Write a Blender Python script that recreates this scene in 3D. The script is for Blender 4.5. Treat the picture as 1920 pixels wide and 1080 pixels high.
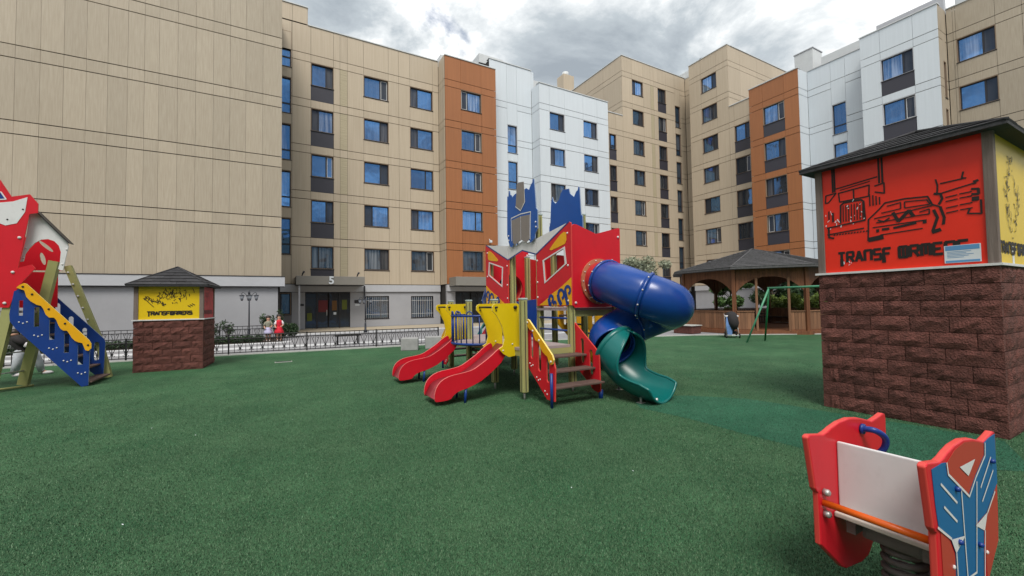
import bpy, bmesh, math, random
import numpy as np
from mathutils import Vector, Matrix
from mathutils.geometry import tessellate_polygon
rnd = random.Random(7)
S = bpy.context.scene
C = S.collection
for o in list(bpy.data.objects):
    bpy.data.objects.remove(o)

# ------------------------------------------------------------------ camera
cd = bpy.data.cameras.new('camera'); cam = bpy.data.objects.new('camera', cd); C.objects.link(cam)
yaw, pit, rol = math.radians(29.361), math.radians(1.9985), math.radians(-0.914)
fw = Vector((math.sin(yaw)*math.cos(pit), math.cos(yaw)*math.cos(pit), math.sin(pit)))
ri = Vector((math.cos(yaw), -math.sin(yaw), 0)); up = ri.cross(fw)
r2 = ri*math.cos(rol)+up*math.sin(rol); u2 = -ri*math.sin(rol)+up*math.cos(rol)
cam.matrix_world = Matrix(((r2.x, u2.x, -fw.x, 0), (r2.y, u2.y, -fw.y, 0), (r2.z, u2.z, -fw.z, 1.6), (0, 0, 0, 1)))
cd.sensor_width = 36; cd.lens = 36*788/1920; cd.clip_start = 0.05; cd.clip_end = 2000
S.camera = cam
S.render.resolution_x, S.render.resolution_y = 1024, 576

# ------------------------------------------------------------------ sky and sun
SUN_EL, SUN_AZ = math.radians(56), math.radians(208)      # azimuth clockwise from +Y: the light comes from behind-left
w = bpy.data.worlds.new('World'); S.world = w; w.use_nodes = True
nt = w.node_tree; nt.nodes.clear()
def wn(t, **k):
    n = nt.nodes.new(t)
    for a, b in k.items(): setattr(n, a, b)
    return n
out = wn('ShaderNodeOutputWorld'); bg = wn('ShaderNodeBackground'); bg.inputs[1].default_value = 0.06
sky = wn('ShaderNodeTexSky', sky_type='NISHITA'); sky.sun_disc = False
sky.sun_elevation = SUN_EL; sky.sun_rotation = SUN_AZ; sky.air_density = 1.0; sky.dust_density = 0.6
tc = wn('ShaderNodeTexCoord'); sep = wn('ShaderNodeSeparateXYZ')
nt.links.new(tc.outputs['Generated'], sep.inputs[0])
# project the view direction on a flat cloud deck so that clouds shrink towards the horizon
mz = wn('ShaderNodeMath', operation='MAXIMUM'); nt.links.new(sep.outputs['Z'], mz.inputs[0]); mz.inputs[1].default_value = 0.0
mz2 = wn('ShaderNodeMath', operation='ADD'); nt.links.new(mz.outputs[0], mz2.inputs[0]); mz2.inputs[1].default_value = 0.32
dv = wn('ShaderNodeVectorMath', operation='DIVIDE'); cb = wn('ShaderNodeCombineXYZ')
for i in range(3): nt.links.new(mz2.outputs[0], cb.inputs[i])
nt.links.new(tc.outputs['Generated'], dv.inputs[0]); nt.links.new(cb.outputs[0], dv.inputs[1])
mp = wn('ShaderNodeMapping'); nt.links.new(dv.outputs[0], mp.inputs[0])
mp.inputs['Location'].default_value = (3.115, 6.69, 0); mp.inputs['Scale'].default_value = (1, 1, 0.0)
def noise(scale, det, rough, dist=0.0, src=None):
    n = wn('ShaderNodeTexNoise'); n.inputs['Scale'].default_value = scale; n.inputs['Detail'].default_value = det
    n.inputs['Roughness'].default_value = rough; n.inputs['Distortion'].default_value = dist
    nt.links.new((src or mp).outputs[0], n.inputs['Vector']); return n
def ramp(src, pts):
    r = wn('ShaderNodeValToRGB'); e = r.color_ramp.elements
    while len(e) > 1: e.remove(e[0])
    e[0].position = pts[0][0]; e[0].color = pts[0][1]+(1,)
    for p, c in pts[1:]:
        q = e.new(p); q.color = c+(1,)
    nt.links.new(src, r.inputs[0]); return r
n1 = noise(1.5, 12, 0.58, 0.2); mp2 = wn('ShaderNodeMapping'); nt.links.new(dv.outputs[0], mp2.inputs[0]); mp2.inputs['Location'].default_value = (0.3, 0.7, 0); mp2.inputs['Scale'].default_value = (1, 1, 0.0)
n2 = noise(2.3, 12, 0.60, 0.35, mp2)
shade = ramp(n2.outputs[0], [(0.32, (2.9, 3.3, 3.7)), (0.44, (4.3, 4.75, 5.1)), (0.52, (6.9, 7.2, 7.35)), (0.59, (11.0, 11.0, 10.9))])
mask = ramp(n1.outputs[0], [(0.305, (0, 0, 0)), (0.355, (1, 1, 1))])
mixc = wn('ShaderNodeMix', data_type='RGBA')
nt.links.new(mask.outputs[0], mixc.inputs[0]); nt.links.new(sky.outputs[0], mixc.inputs[6]); nt.links.new(shade.outputs[0], mixc.inputs[7])
nt.links.new(mixc.outputs[2], bg.inputs[0]); nt.links.new(bg.outputs[0], out.inputs[0])
sd = bpy.data.lights.new('sun', 'SUN'); sun = bpy.data.objects.new('sun', sd); C.objects.link(sun)
sd.energy = 1.5; sd.angle = math.radians(24); sd.color = (1, 0.95, 0.87)
sv = Vector((math.sin(SUN_AZ)*math.cos(SUN_EL), math.cos(SUN_AZ)*math.cos(SUN_EL), math.sin(SUN_EL)))
sun.rotation_euler = sv.to_track_quat('Z', 'Y').to_euler(); sun.location = sv*60
S.view_settings.view_transform = 'Standard'; S.view_settings.look = 'None'
S.view_settings.exposure = 1.15; S.view_settings.gamma = 1; S.view_settings.use_curve_mapping = False

# ------------------------------------------------------------------ materials
M = {}
def mat(name, col, rough=0.6, var=0.0, vscale=3.0, stretch=(1, 1, 1), bump=0.0, bscale=40.0, bdist=0.01, spec=0.4, metal=0.0,
        objvar=0.0, col2=None, coat=0.0, detail=5.0, bstretch=(1, 1, 1), objco=False, dirt=0.0, dirtcol=(0.1, 0.09, 0.08), dscale=2.0):
    m = bpy.data.materials.new(name); m.use_nodes = True; M[name] = m
    t = m.node_tree; b = t.nodes['Principled BSDF']
    b.inputs['Roughness'].default_value = rough; b.inputs['Metallic'].default_value = metal
    b.inputs['Specular IOR Level'].default_value = spec; b.inputs['Coat Weight'].default_value = coat
    b.inputs['Coat Roughness'].default_value = 0.12
    L = t.links.new
    if objco:
        g = t.nodes.new('ShaderNodeTexCoord'); pos = g.outputs['Object']
    else:
        g = t.nodes.new('ShaderNodeNewGeometry'); pos = g.outputs['Position']
    def mapped(sc):
        mm = t.nodes.new('ShaderNodeMapping'); mm.inputs['Scale'].default_value = sc; L(pos, mm.inputs[0]); return mm.outputs[0]
    c = t.nodes.new('ShaderNodeRGB'); c.outputs[0].default_value = tuple(col)+(1,); cur = c.outputs[0]
    if var or col2:
        n = t.nodes.new('ShaderNodeTexNoise'); n.inputs['Scale'].default_value = vscale; n.inputs['Detail'].default_value = detail
        n.inputs['Roughness'].default_value = 0.62
        L(mapped(stretch), n.inputs['Vector'])
        mr = t.nodes.new('ShaderNodeMapRange'); mr.inputs[1].default_value = 0.3; mr.inputs[2].default_value = 0.7
        L(n.outputs[0], mr.inputs[0])
        mx = t.nodes.new('ShaderNodeMix'); mx.data_type = 'RGBA'
        L(mr.outputs[0], mx.inputs[0])
        if col2:
            L(cur, mx.inputs[6]); mx.inputs[7].default_value = tuple(col2)+(1,)
        else:
            mx.inputs[6].default_value = tuple(x*(1-var) for x in col)+(1,); mx.inputs[7].default_value = tuple(min(1, x*(1+var)) for x in col)+(1,)
        cur = mx.outputs[2]
    if objvar:
        oi = t.nodes.new('ShaderNodeObjectInfo'); mr = t.nodes.new('ShaderNodeMapRange')
        mr.inputs[3].default_value = 1-objvar; mr.inputs[4].default_value = 1+objvar; L(oi.outputs['Random'], mr.inputs[0])
        h = t.nodes.new('ShaderNodeHueSaturation'); L(cur, h.inputs['Color']); L(mr.outputs[0], h.inputs['Value']); cur = h.outputs[0]
    if dirt:
        n = t.nodes.new('ShaderNodeTexNoise'); n.inputs['Scale'].default_value = dscale; n.inputs['Detail'].default_value = 9; n.inputs['Roughness'].default_value = 0.7
        L(mapped((1, 1, 0.55)), n.inputs['Vector'])
        mr = t.nodes.new('ShaderNodeMapRange'); mr.inputs[1].default_value = 0.5; mr.inputs[2].default_value = 0.78; mr.inputs[4].default_value = dirt
        L(n.outputs[0], mr.inputs[0])
        mx = t.nodes.new('ShaderNodeMix'); mx.data_type = 'RGBA'; L(mr.outputs[0], mx.inputs[0]); L(cur, mx.inputs[6]); mx.inputs[7].default_value = tuple(dirtcol)+(1,); cur = mx.outputs[2]
    L(cur, b.inputs['Base Color'])
    if bump:
        n = t.nodes.new('ShaderNodeTexNoise'); n.inputs['Scale'].default_value = bscale; n.inputs['Detail'].default_value = 6
        L(mapped(bstretch), n.inputs['Vector'])
        bp = t.nodes.new('ShaderNodeBump'); bp.inputs['Strength'].default_value = bump; bp.inputs['Distance'].default_value = bdist
        L(n.outputs[0], bp.inputs['Height']); L(bp.outputs[0], b.inputs['Normal'])
    return m
GRAIN = (9, 9, 0.22)
mat('beige', (0.345, 0.290, 0.220), 0.62, col2=(0.418, 0.362, 0.282), vscale=2.4, stretch=(9, 9, 0.5), objvar=0.07, dirt=0.16, dscale=0.22, dirtcol=(0.28, 0.22, 0.15))
mat('beige_light', (0.435, 0.358, 0.266), 0.62, col2=(0.495, 0.418, 0.318), vscale=1.6, stretch=GRAIN, objvar=0.045, dirt=0.15, dscale=0.3, dirtcol=(0.30, 0.24, 0.17))
mat('vent_beige', (0.40, 0.345, 0.235), 0.6, bump=0.5, bscale=14, bstretch=(0.1, 0.1, 1), bdist=0.05)
mat('orange', (0.315, 0.122, 0.046), 0.5, var=0.10, vscale=1.4, stretch=GRAIN, objvar=0.05)
mat('white_panel', (0.60, 0.65, 0.695), 0.5, var=0.035, vscale=1.2, stretch=GRAIN, objvar=0.025, dirt=0.10, dscale=0.35, dirtcol=(0.45, 0.46, 0.47))
mat('plinth_grey', (0.33, 0.335, 0.36), 0.75, var=0.05, vscale=0.8, dirt=0.25, dscale=0.5, dirtcol=(0.22, 0.21, 0.21))
mat('band_grey', (0.42, 0.43, 0.46), 0.6, var=0.03, objvar=0.02)
mat('plinth_dark', (0.17, 0.165, 0.17), 0.7, var=0.06, vscale=1)
mat('core', (0.035, 0.032, 0.03), 0.9)
mat('coping', (0.55, 0.57, 0.58), 0.45, var=0.05)
mat('frame_dark', (0.022, 0.021, 0.026), 0.42)
mat('spandrel', (0.040, 0.039, 0.052), 0.42, objvar=0.08)
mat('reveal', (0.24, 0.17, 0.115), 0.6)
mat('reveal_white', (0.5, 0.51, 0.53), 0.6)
mat('sash_white', (0.6, 0.6, 0.6), 0.5)
def glass(name, curt):
    m = bpy.data.materials.new(name); m.use_nodes = True; M[name] = m; t = m.node_tree; L = t.links.new
    b = t.nodes['Principled BSDF']; g = t.nodes.new('ShaderNodeNewGeometry')
    mm = t.nodes.new('ShaderNodeMapping'); mm.inputs['Scale'].default_value = (5, 5, 0.25); L(g.outputs['Position'], mm.inputs[0])
    n = t.nodes.new('ShaderNodeTexNoise'); n.inputs['Scale'].default_value = 1.3; n.inputs['Detail'].default_value = 3; L(mm.outputs[0], n.inputs['Vector'])
    mr = t.nodes.new('ShaderNodeMapRange'); mr.inputs[1].default_value = 0.35; mr.inputs[2].default_value = 0.65; L(n.outputs[0], mr.inputs[0])
    oi = t.nodes.new('ShaderNodeObjectInfo')
    mu = t.nodes.new('ShaderNodeMath'); mu.operation = 'MULTIPLY'; L(mr.outputs[0], mu.inputs[0]); L(oi.outputs['Random'], mu.inputs[1])
    mx = t.nodes.new('ShaderNodeMix'); mx.data_type = 'RGBA'; L(mu.outputs[0], mx.inputs[0])
    mx.inputs[6].default_value = (0.012, 0.014, 0.018, 1); mx.inputs[7].default_value = tuple(curt)+(1,)
    L(mx.outputs[2], b.inputs['Base Color']); b.inputs['Roughness'].default_value = 0.6
    gl = t.nodes.new('ShaderNodeBsdfGlossy'); gl.inputs['Roughness'].default_value = 0.02; gl.inputs['Color'].default_value = (0.14, 0.43, 0.98, 1)  # coating tint, deepened so its colour stands in for reflected blue sky
    nb = t.nodes.new('ShaderNodeTexNoise'); nb.inputs['Scale'].default_value = 0.9; L(g.outputs['Position'], nb.inputs['Vector'])
    bp = t.nodes.new('ShaderNodeBump'); bp.inputs['Strength'].default_value = 0.05; bp.inputs['Distance'].default_value = 0.2; L(nb.outputs[0], bp.inputs['Height']); L(bp.outputs[0], gl.inputs['Normal'])
    fr = t.nodes.new('ShaderNodeFresnel'); fr.inputs[0].default_value = 1.9
    ad = t.nodes.new('ShaderNodeMath'); ad.operation = 'ADD'; ad.inputs[1].default_value = -0.04 if name == 'glass_door' else (-0.07 if name == 'glass_net' else 0.20); L(fr.outputs[0], ad.inputs[0]); ad.use_clamp = True
    ms = t.nodes.new('ShaderNodeMixShader'); L(ad.outputs[0], ms.inputs[0]); L(b.outputs[0], ms.inputs[1]); L(gl.outputs[0], ms.inputs[2])
    L(ms.outputs[0], t.nodes['Material Output'].inputs[0]); return m
glass('glass', (0.10, 0.105, 0.11)); glass('glass_curtain', (0.34, 0.345, 0.35)); glass('glass_door', (0.02, 0.022, 0.025)); glass('glass_net', (0.085, 0.08, 0.08))
# play equipment plastics and boards
mat('red', (0.56, 0.012, 0.024), 0.36, var=0.07, vscale=1.3, dirt=0.22, dscale=5, dirtcol=(0.30, 0.02, 0.02), bump=0.03, bscale=60)
mat('red_edge', (0.60, 0.055, 0.045), 0.45)
mat('red_slide', (0.54, 0.010, 0.024), 0.30, var=0.06, vscale=2, dirt=0.18, dscale=6, dirtcol=(0.25, 0.02, 0.025))
mat('slide_rim', (0.70, 0.18, 0.17), 0.35)
mat('steel_bed', (0.32, 0.045, 0.06), 0.3, metal=0.2, dirt=0.5, dscale=8, dirtcol=(0.2, 0.11, 0.12))
mat('yellow', (0.66, 0.48, 0.006), 0.34, var=0.05, vscale=1.5, dirt=0.20, dscale=5, dirtcol=(0.42, 0.28, 0.01))
mat('yellow_amber', (0.72, 0.36, 0.008), 0.36, var=0.05, dirt=0.2, dscale=6, dirtcol=(0.45, 0.22, 0.01))
mat('yellow_edge', (0.75, 0.60, 0.18), 0.5)
mat('blue_panel', (0.008, 0.085, 0.36), 0.4, var=0.08, vscale=1.5, dirt=0.15, dscale=6, dirtcol=(0.03, 0.08, 0.2))
mat('navy', (0.007, 0.038, 0.205), 0.38, var=0.1, dirt=0.25, dscale=7, dirtcol=(0.04, 0.06, 0.12))
mat('navy_edge', (0.25, 0.32, 0.45), 0.5)
mat('blue_tube', (0.006, 0.050, 0.255), 0.27, var=0.09, vscale=1.5, dirt=0.20, dscale=3, dirtcol=(0.02, 0.05, 0.20), spec=0.5, bump=0.02, bscale=25)
mat('green_tube', (0.004, 0.125, 0.118), 0.3, var=0.08, vscale=2, dirt=0.25, dscale=4, dirtcol=(0.01, 0.09, 0.09), spec=0.5)
mat('tube_red', (0.42, 0.022, 0.028), 0.35, dirt=0.25, dscale=8, dirtcol=(0.25, 0.05, 0.04))
mat('flange', (0.44, 0.16, 0.09), 0.5, dirt=0.3, dscale=10, dirtcol=(0.3, 0.14, 0.09))
mat('olive', (0.33, 0.33, 0.135), 0.42, var=0.05, vscale=3, dirt=0.22, dscale=8, dirtcol=(0.2, 0.2, 0.1))
mat('post_cap', (0.35, 0.43, 0.42), 0.5)
mat('bolt', (0.62, 0.60, 0.60), 0.35)
mat('board_white', (0.63, 0.63, 0.64), 0.45, var=0.03, dirt=0.3, dscale=9, dirtcol=(0.4, 0.39, 0.38))
mat('grey_plate', (0.215, 0.19, 0.18), 0.5, var=0.07, vscale=4)
mat('tread_brown', (0.105, 0.066, 0.056), 0.6, var=0.15, vscale=6, dirt=0.3, dscale=9, dirtcol=(0.2, 0.15, 0.14))
mat('deck_grey', (0.33, 0.27, 0.27), 0.65, var=0.1, vscale=5)
mat('black_steel', (0.012, 0.012, 0.014), 0.45)
mat('steel', (0.45, 0.45, 0.44), 0.4, metal=0.6)
mat('orange_bar', (0.70, 0.115, 0.010), 0.3, dirt=0.3, dscale=12, dirtcol=(0.5, 0.14, 0.03))
mat('rocker_blue', (0.012, 0.115, 0.30), 0.4, dirt=0.15, dscale=9, dirtcol=(0.03, 0.12, 0.25))
mat('rocker_red', (0.40, 0.045, 0.028), 0.45)
mat('grip_blue', (0.008, 0.035, 0.20), 0.35)
mat('rocker_grey', (0.145, 0.135, 0.125), 0.6, var=0.12, vscale=10, bump=0.2, bscale=80)
mat('seat_cream', (0.52, 0.49, 0.44), 0.5, dirt=0.35, dscale=12, dirtcol=(0.3, 0.27, 0.22))
# kiosks, gazebo, street things
mat('brick_brown', (0.128, 0.047, 0.038), 0.9, var=0.35, vscale=13, bump=1.0, bscale=55, bdist=0.035, objvar=0.17, dirt=0.25, dscale=14, dirtcol=(0.15, 0.068, 0.054))
mat('mortar', (0.10, 0.05, 0.044), 0.95, var=0.2, vscale=20)
mat('sign_red', (0.74, 0.026, 0.009), 0.42, var=0.05, vscale=2, dirt=0.12, dscale=4, dirtcol=(0.45, 0.02, 0.01))
mat('sign_yellow', (0.66, 0.46, 0.008), 0.42, var=0.04, vscale=2, dirt=0.2, dscale=4, dirtcol=(0.45, 0.32, 0.02))
mat('sign_pink', (0.46, 0.05, 0.055), 0.55, var=0.2, vscale=7)
mat('print_black', (0.012, 0.009, 0.008), 0.6)
mat('wood_grey', (0.115, 0.085, 0.072), 0.8, col2=(0.21, 0.17, 0.15), vscale=2.5, stretch=(8, 8, 0.5), bump=0.5, bscale=10, bstretch=(6, 6, 0.4), bdist=0.01)
mat('sill_white', (0.62, 0.62, 0.63), 0.5, dirt=0.3, dscale=8)
mat('shingle', (0.036, 0.036, 0.040), 0.85, var=0.3, vscale=12, bump=0.8, bscale=160, bdist=0.008, objvar=0.28)
mat('shingle_grey', (0.085, 0.085, 0.090), 0.85, var=0.35, vscale=10, bump=0.7, bscale=120, bdist=0.008)
mat('wood_brown', (0.200, 0.078, 0.034), 0.6, col2=(0.105, 0.040, 0.020), vscale=1.7, stretch=(7, 7, 0.35), bump=0.3, bscale=8, bstretch=(5, 5, 0.3), bdist=0.01, objvar=0.14)
mat('wood_light', (0.27, 0.135, 0.072), 0.65, col2=(0.15, 0.072, 0.04), vscale=1.6, stretch=(8, 8, 0.4), objvar=0.22, dirt=0.3, dscale=4, dirtcol=(0.12, 0.07, 0.05))
mat('wood_dark', (0.030, 0.017, 0.012), 0.7, var=0.2, vscale=4)
mat('concrete', (0.30, 0.30, 0.30), 0.85, var=0.12, vscale=4, bump=0.3, bscale=60, dirt=0.3, dscale=3, dirtcol=(0.18, 0.18, 0.18))
mat('kerb_conc', (0.42, 0.425, 0.41), 0.8, var=0.10, vscale=5, dirt=0.4, dscale=3, dirtcol=(0.22, 0.24, 0.2))
mat('road', (0.24, 0.24, 0.255), 0.85, var=0.12, vscale=0.9, bump=0.2, bscale=50, dirt=0.4, dscale=0.6, dirtcol=(0.16, 0.16, 0.165))
mat('pave_white', (0.52, 0.53, 0.55), 0.8, var=0.08, vscale=2)
mat('apron_tan', (0.37, 0.315, 0.235), 0.85, var=0.10, vscale=3)
mat('soil', (0.05, 0.038, 0.028), 0.95, var=0.3, vscale=8)
mat('green_steel', (0.012, 0.155, 0.055), 0.35, dirt=0.2, dscale=8, dirtcol=(0.06, 0.2, 0.12))
mat('green_steel_light', (0.07, 0.27, 0.16), 0.4)
mat('canopy', (0.215, 0.205, 0.185), 0.55, var=0.03)
mat('bark', (0.09, 0.07, 0.05), 0.9, var=0.3, vscale=14)
mat('leaf', (0.042, 0.098, 0.026), 0.55, col2=(0.085, 0.155, 0.04), vscale=3)
mat('leaf_dark', (0.016, 0.040, 0.014), 0.6, col2=(0.036, 0.070, 0.024), vscale=3)
mat('leaf_yellow', (0.17, 0.23, 0.035), 0.55, col2=(0.09, 0.15, 0.03), vscale=4)
mat('leaf_silver', (0.20, 0.235, 0.155), 0.6, col2=(0.33, 0.35, 0.26), vscale=4)
mat('skin', (0.50, 0.28, 0.20), 0.55); mat('hair', (0.018, 0.011, 0.008), 0.5)
mat('cloth_red', (0.52, 0.012, 0.03), 0.8, var=0.1, vscale=20); mat('cloth_white', (0.62, 0.60, 0.63), 0.85)
mat('cloth_lilac', (0.42, 0.40, 0.58), 0.85, var=0.08, vscale=20); mat('cloth_olive', (0.22, 0.22, 0.17), 0.85, var=0.2, vscale=25)
mat('cloth_black', (0.02, 0.018, 0.02), 0.85); mat('jeans', (0.44, 0.47, 0.52), 0.85, var=0.1, vscale=18)
mat('cloth_blue', (0.13, 0.24, 0.50), 0.8, var=0.15, vscale=25); mat('cloth_grey', (0.10, 0.10, 0.115), 0.8, var=0.1, vscale=20)
mat('rubber', (0.015, 0.015, 0.015), 0.8)
mat('lamp_iron', (0.030, 0.034, 0.045), 0.45)
mat('lamp_glass', (0.30, 0.32, 0.36), 0.25)
mat('poster_red', (0.13, 0.008, 0.01), 0.4); mat('poster_orange', (0.15, 0.065, 0.01), 0.4); mat('poster_green', (0.11, 0.13, 0.01), 0.4)
mat('notice_blue', (0.10, 0.27, 0.50), 0.5); mat('paper', (0.62, 0.66, 0.70), 0.5)
# artificial turf
def turf_mat(nm, ca, cb):
    m = bpy.data.materials.new(nm); m.use_nodes = True; M[nm] = m; t = m.node_tree; L = t.links.new
    b = t.nodes['Principled BSDF']; b.inputs['Roughness'].default_value = 0.8; b.inputs['Specular IOR Level'].default_value = 0.25
    g = t.nodes.new('ShaderNodeNewGeometry')
    def nz(s, d, r=0.6):
        n = t.nodes.new('ShaderNodeTexNoise'); n.inputs['Scale'].default_value = s; n.inputs['Detail'].default_value = d; n.inputs['Roughness'].default_value = r
        L(g.outputs['Position'], n.inputs['Vector']); return n
    def rp(src, lo, hi, a, b2):
        mr = t.nodes.new('ShaderNodeMapRange'); mr.inputs[1].default_value = lo; mr.inputs[2].default_value = hi; mr.inputs[3].default_value = a; mr.inputs[4].default_value = b2
        L(src, mr.inputs[0]); return mr.outputs[0]
    def mul(a, b2):
        x = t.nodes.new('ShaderNodeMath'); x.operation = 'MULTIPLY'; L(a, x.inputs[0]); L(b2, x.inputs[1]); return x.outputs[0]
    big = rp(nz(0.38, 6).outputs[0], 0.3, 0.7, 0.80, 1.2); mid = rp(nz(3.2, 6).outputs[0], 0.3, 0.7, 0.86, 1.14); fine = rp(nz(85, 3, 0.7).outputs[0], 0.3, 0.7, 0.25, 1.85)
    f2 = rp(nz(28, 4, 0.7).outputs[0], 0.3, 0.7, 0.72, 1.28)
    v = mul(mul(mul(big, mid), fine), f2)
    hs = t.nodes.new('ShaderNodeHueSaturation'); mx = t.nodes.new('ShaderNodeMix'); mx.data_type = 'RGBA'
    L(rp(nz(1.1, 5).outputs[0], 0.35, 0.68, 0, 1), mx.inputs[0]); mx.inputs[6].default_value = ca; mx.inputs[7].default_value = cb
    L(mx.outputs[2], hs.inputs['Color']); L(v, hs.inputs['Value']); L(hs.outputs[0], b.inputs['Base Color'])
    bp = t.nodes.new('ShaderNodeBump'); bp.inputs['Strength'].default_value = 0.9; bp.inputs['Distance'].default_value = 0.012
    L(nz(110, 4, 0.7).outputs[0], bp.inputs['Height']); L(bp.outputs[0], b.inputs['Normal'])
turf_mat('turf', (0.024, 0.082, 0.035, 1), (0.044, 0.108, 0.050, 1)); turf_mat('turf_new', (0.015, 0.086, 0.046, 1), (0.028, 0.106, 0.060, 1))
mat('blade_light', (0.085, 0.170, 0.088), 0.6, col2=(0.20, 0.30, 0.19), vscale=90, spec=0.3)
mat('blade_dark', (0.012, 0.046, 0.020), 0.6, spec=0.3)
mat('blade_new', (0.018, 0.092, 0.050), 0.6, col2=(0.090, 0.205, 0.135), vscale=60, spec=0.3)
mat('blade', (0.024, 0.088, 0.037), 0.6, col2=(0.150, 0.245, 0.140), vscale=90, spec=0.3)

# ------------------------------------------------------------------ helpers
OFF = {}
def setp(o, label=None, cat=None, group=None, kind=None):
    if label: o['label'] = label
    if cat: o['category'] = cat
    if group: o['group'] = group
    if kind: o['kind'] = kind
    return o
def thing(name, label, cat, loc=(0, 0, 0), rz=0, group=None):
    o = bpy.data.objects.new(name, None); C.objects.link(o); o.empty_display_size = 0.2
    o.location = loc; o.rotation_euler = (0, 0, rz); OFF[o.name] = Vector((0, 0, 0)) if rz else Vector(loc)
    return setp(o, label, cat, group)
def link(name, me, parent=None):
    o = bpy.data.objects.new(name, me); C.objects.link(o)
    if parent is not None:
        o.parent = parent; OFF[o.name] = OFF.get(parent.name, Vector((0, 0, 0)))
    else: OFF[o.name] = Vector((0, 0, 0))
    return o
def mk(name, vs, fs, m, parent=None, smooth=False, mats=None, fm=None):
    off = OFF.get(parent.name, Vector((0, 0, 0))) if parent is not None else Vector((0, 0, 0))
    me = bpy.data.meshes.new(name); me.from_pydata([tuple(Vector(v)-off) for v in vs], [], fs)
    for x in (mats or [m]): me.materials.append(M[x])
    if fm: me.polygons.foreach_set('material_index', fm)
    if smooth: me.polygons.foreach_set('use_smooth', [True]*len(fs))
    me.update()
    return link(name, me, parent)
BF = [(0, 3, 2, 1), (4, 5, 6, 7), (0, 1, 5, 4), (1, 2, 6, 5), (2, 3, 7, 6), (3, 0, 4, 7)]
def boxvf(x0, x1, y0, y1, z0, z1):
    return [(x0, y0, z0), (x1, y0, z0), (x1, y1, z0), (x0, y1, z0), (x0, y0, z1), (x1, y0, z1), (x1, y1, z1), (x0, y1, z1)], BF
def box(name, x0, x1, y0, y1, z0, z1, m, parent=None, bev=0.0):
    v, f = boxvf(x0, x1, y0, y1, z0, z1)
    if not bev: return mk(name, v, f, m, parent)
    bm = bmesh.new(); vv = [bm.verts.new(p) for p in v]
    for q in f: bm.faces.new([vv[i] for i in q])
    bmesh.ops.bevel(bm, geom=bm.edges[:], offset=bev, segments=2, affect='EDGES', profile=0.6)
    vs = [tuple(q.co) for q in bm.verts]; bm.verts.index_update(); fs = [[q.index for q in p.verts] for p in bm.faces]; bm.free()
    return mk(name, vs, fs, m, parent)
UB = {}
def ubox(name, x0, x1, y0, y1, z0, z1, m, parent):       # pieces that share one cube, sized by the object's scale
    if m not in UB:
        me = bpy.data.meshes.new('unit_'+m); v, f = boxvf(-.5, .5, -.5, .5, -.5, .5); me.from_pydata(v, [], f); me.materials.append(M[m]); UB[m] = me
    o = link(name, UB[m], parent); off = OFF[o.name]
    o.location = Vector(((x0+x1)/2, (y0+y1)/2, (z0+z1)/2))-off; o.scale = (x1-x0, y1-y0, z1-z0); return o
class MB:
    def __init__(s): s.v = []; s.f = []; s.m = []
    def add(s, v, f, mi=0):
        n = len(s.v); s.v += [tuple(p) for p in v]; s.f += [tuple(i+n for i in q) for q in f]; s.m += [mi]*len(f)
    def box(s, *a, mi=0): s.add(*boxvf(*a), mi)
    def tube(s, pts, r, seg=8, mi=0, cap=True, closed=False): s.add(*tubevf(pts, r, seg, cap, closed), mi)
    def build(s, name, mats, parent=None, smooth=False):
        return mk(name, s.v, s.f, None, parent, smooth, mats if isinstance(mats, (list, tuple)) else [mats], s.m)
def frames(pts, closed=False):
    pts = [Vector(p) for p in pts]; n = len(pts); T = []
    for i in range(n):
        a = pts[(i-1) % n] if (closed or i > 0) else pts[i]; b = pts[(i+1) % n] if (closed or i < n-1) else pts[i]
        T.append((b-a).normalized())
    u = T[0].orthogonal().normalized() if abs(T[0].z) > 0.95 else T[0].cross(Vector((0, 0, 1))).normalized()
    out = []
    for i in range(n):
        u = (u-T[i]*u.dot(T[i])).normalized(); out.append((pts[i], T[i], u, T[i].cross(u)))
    return out
def tubevf(pts, r, seg=8, cap=True, closed=False):
    fr = frames(pts, closed); vs = []; fs = []; n = len(fr)
    for i, (p, t, u, v) in enumerate(fr):
        rr = r[i] if isinstance(r, (list, tuple)) else r
        for k in range(seg):
            a = 2*math.pi*k/seg; vs.append(p+u*(math.cos(a)*rr)+v*(math.sin(a)*rr))
    for i in range(n if closed else n-1):
        j = (i+1) % n
        for k in range(seg): fs.append((i*seg+k, i*seg+(k+1) % seg, j*seg+(k+1) % seg, j*seg+k))
    if cap and not closed:
        fs.append(tuple(range(seg-1, -1, -1))); fs.append(tuple((n-1)*seg+k for k in range(seg)))
    return vs, fs
def tube(name, pts, r, m, parent=None, seg=10, smooth=True, cap=True, closed=False):
    v, f = tubevf(pts, r, seg, cap, closed); return mk(name, v, f, m, parent, smooth)
def P3(plane, val, a, b):
    return (a, val, b) if plane == 'Y' else (val, a, b)
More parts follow.
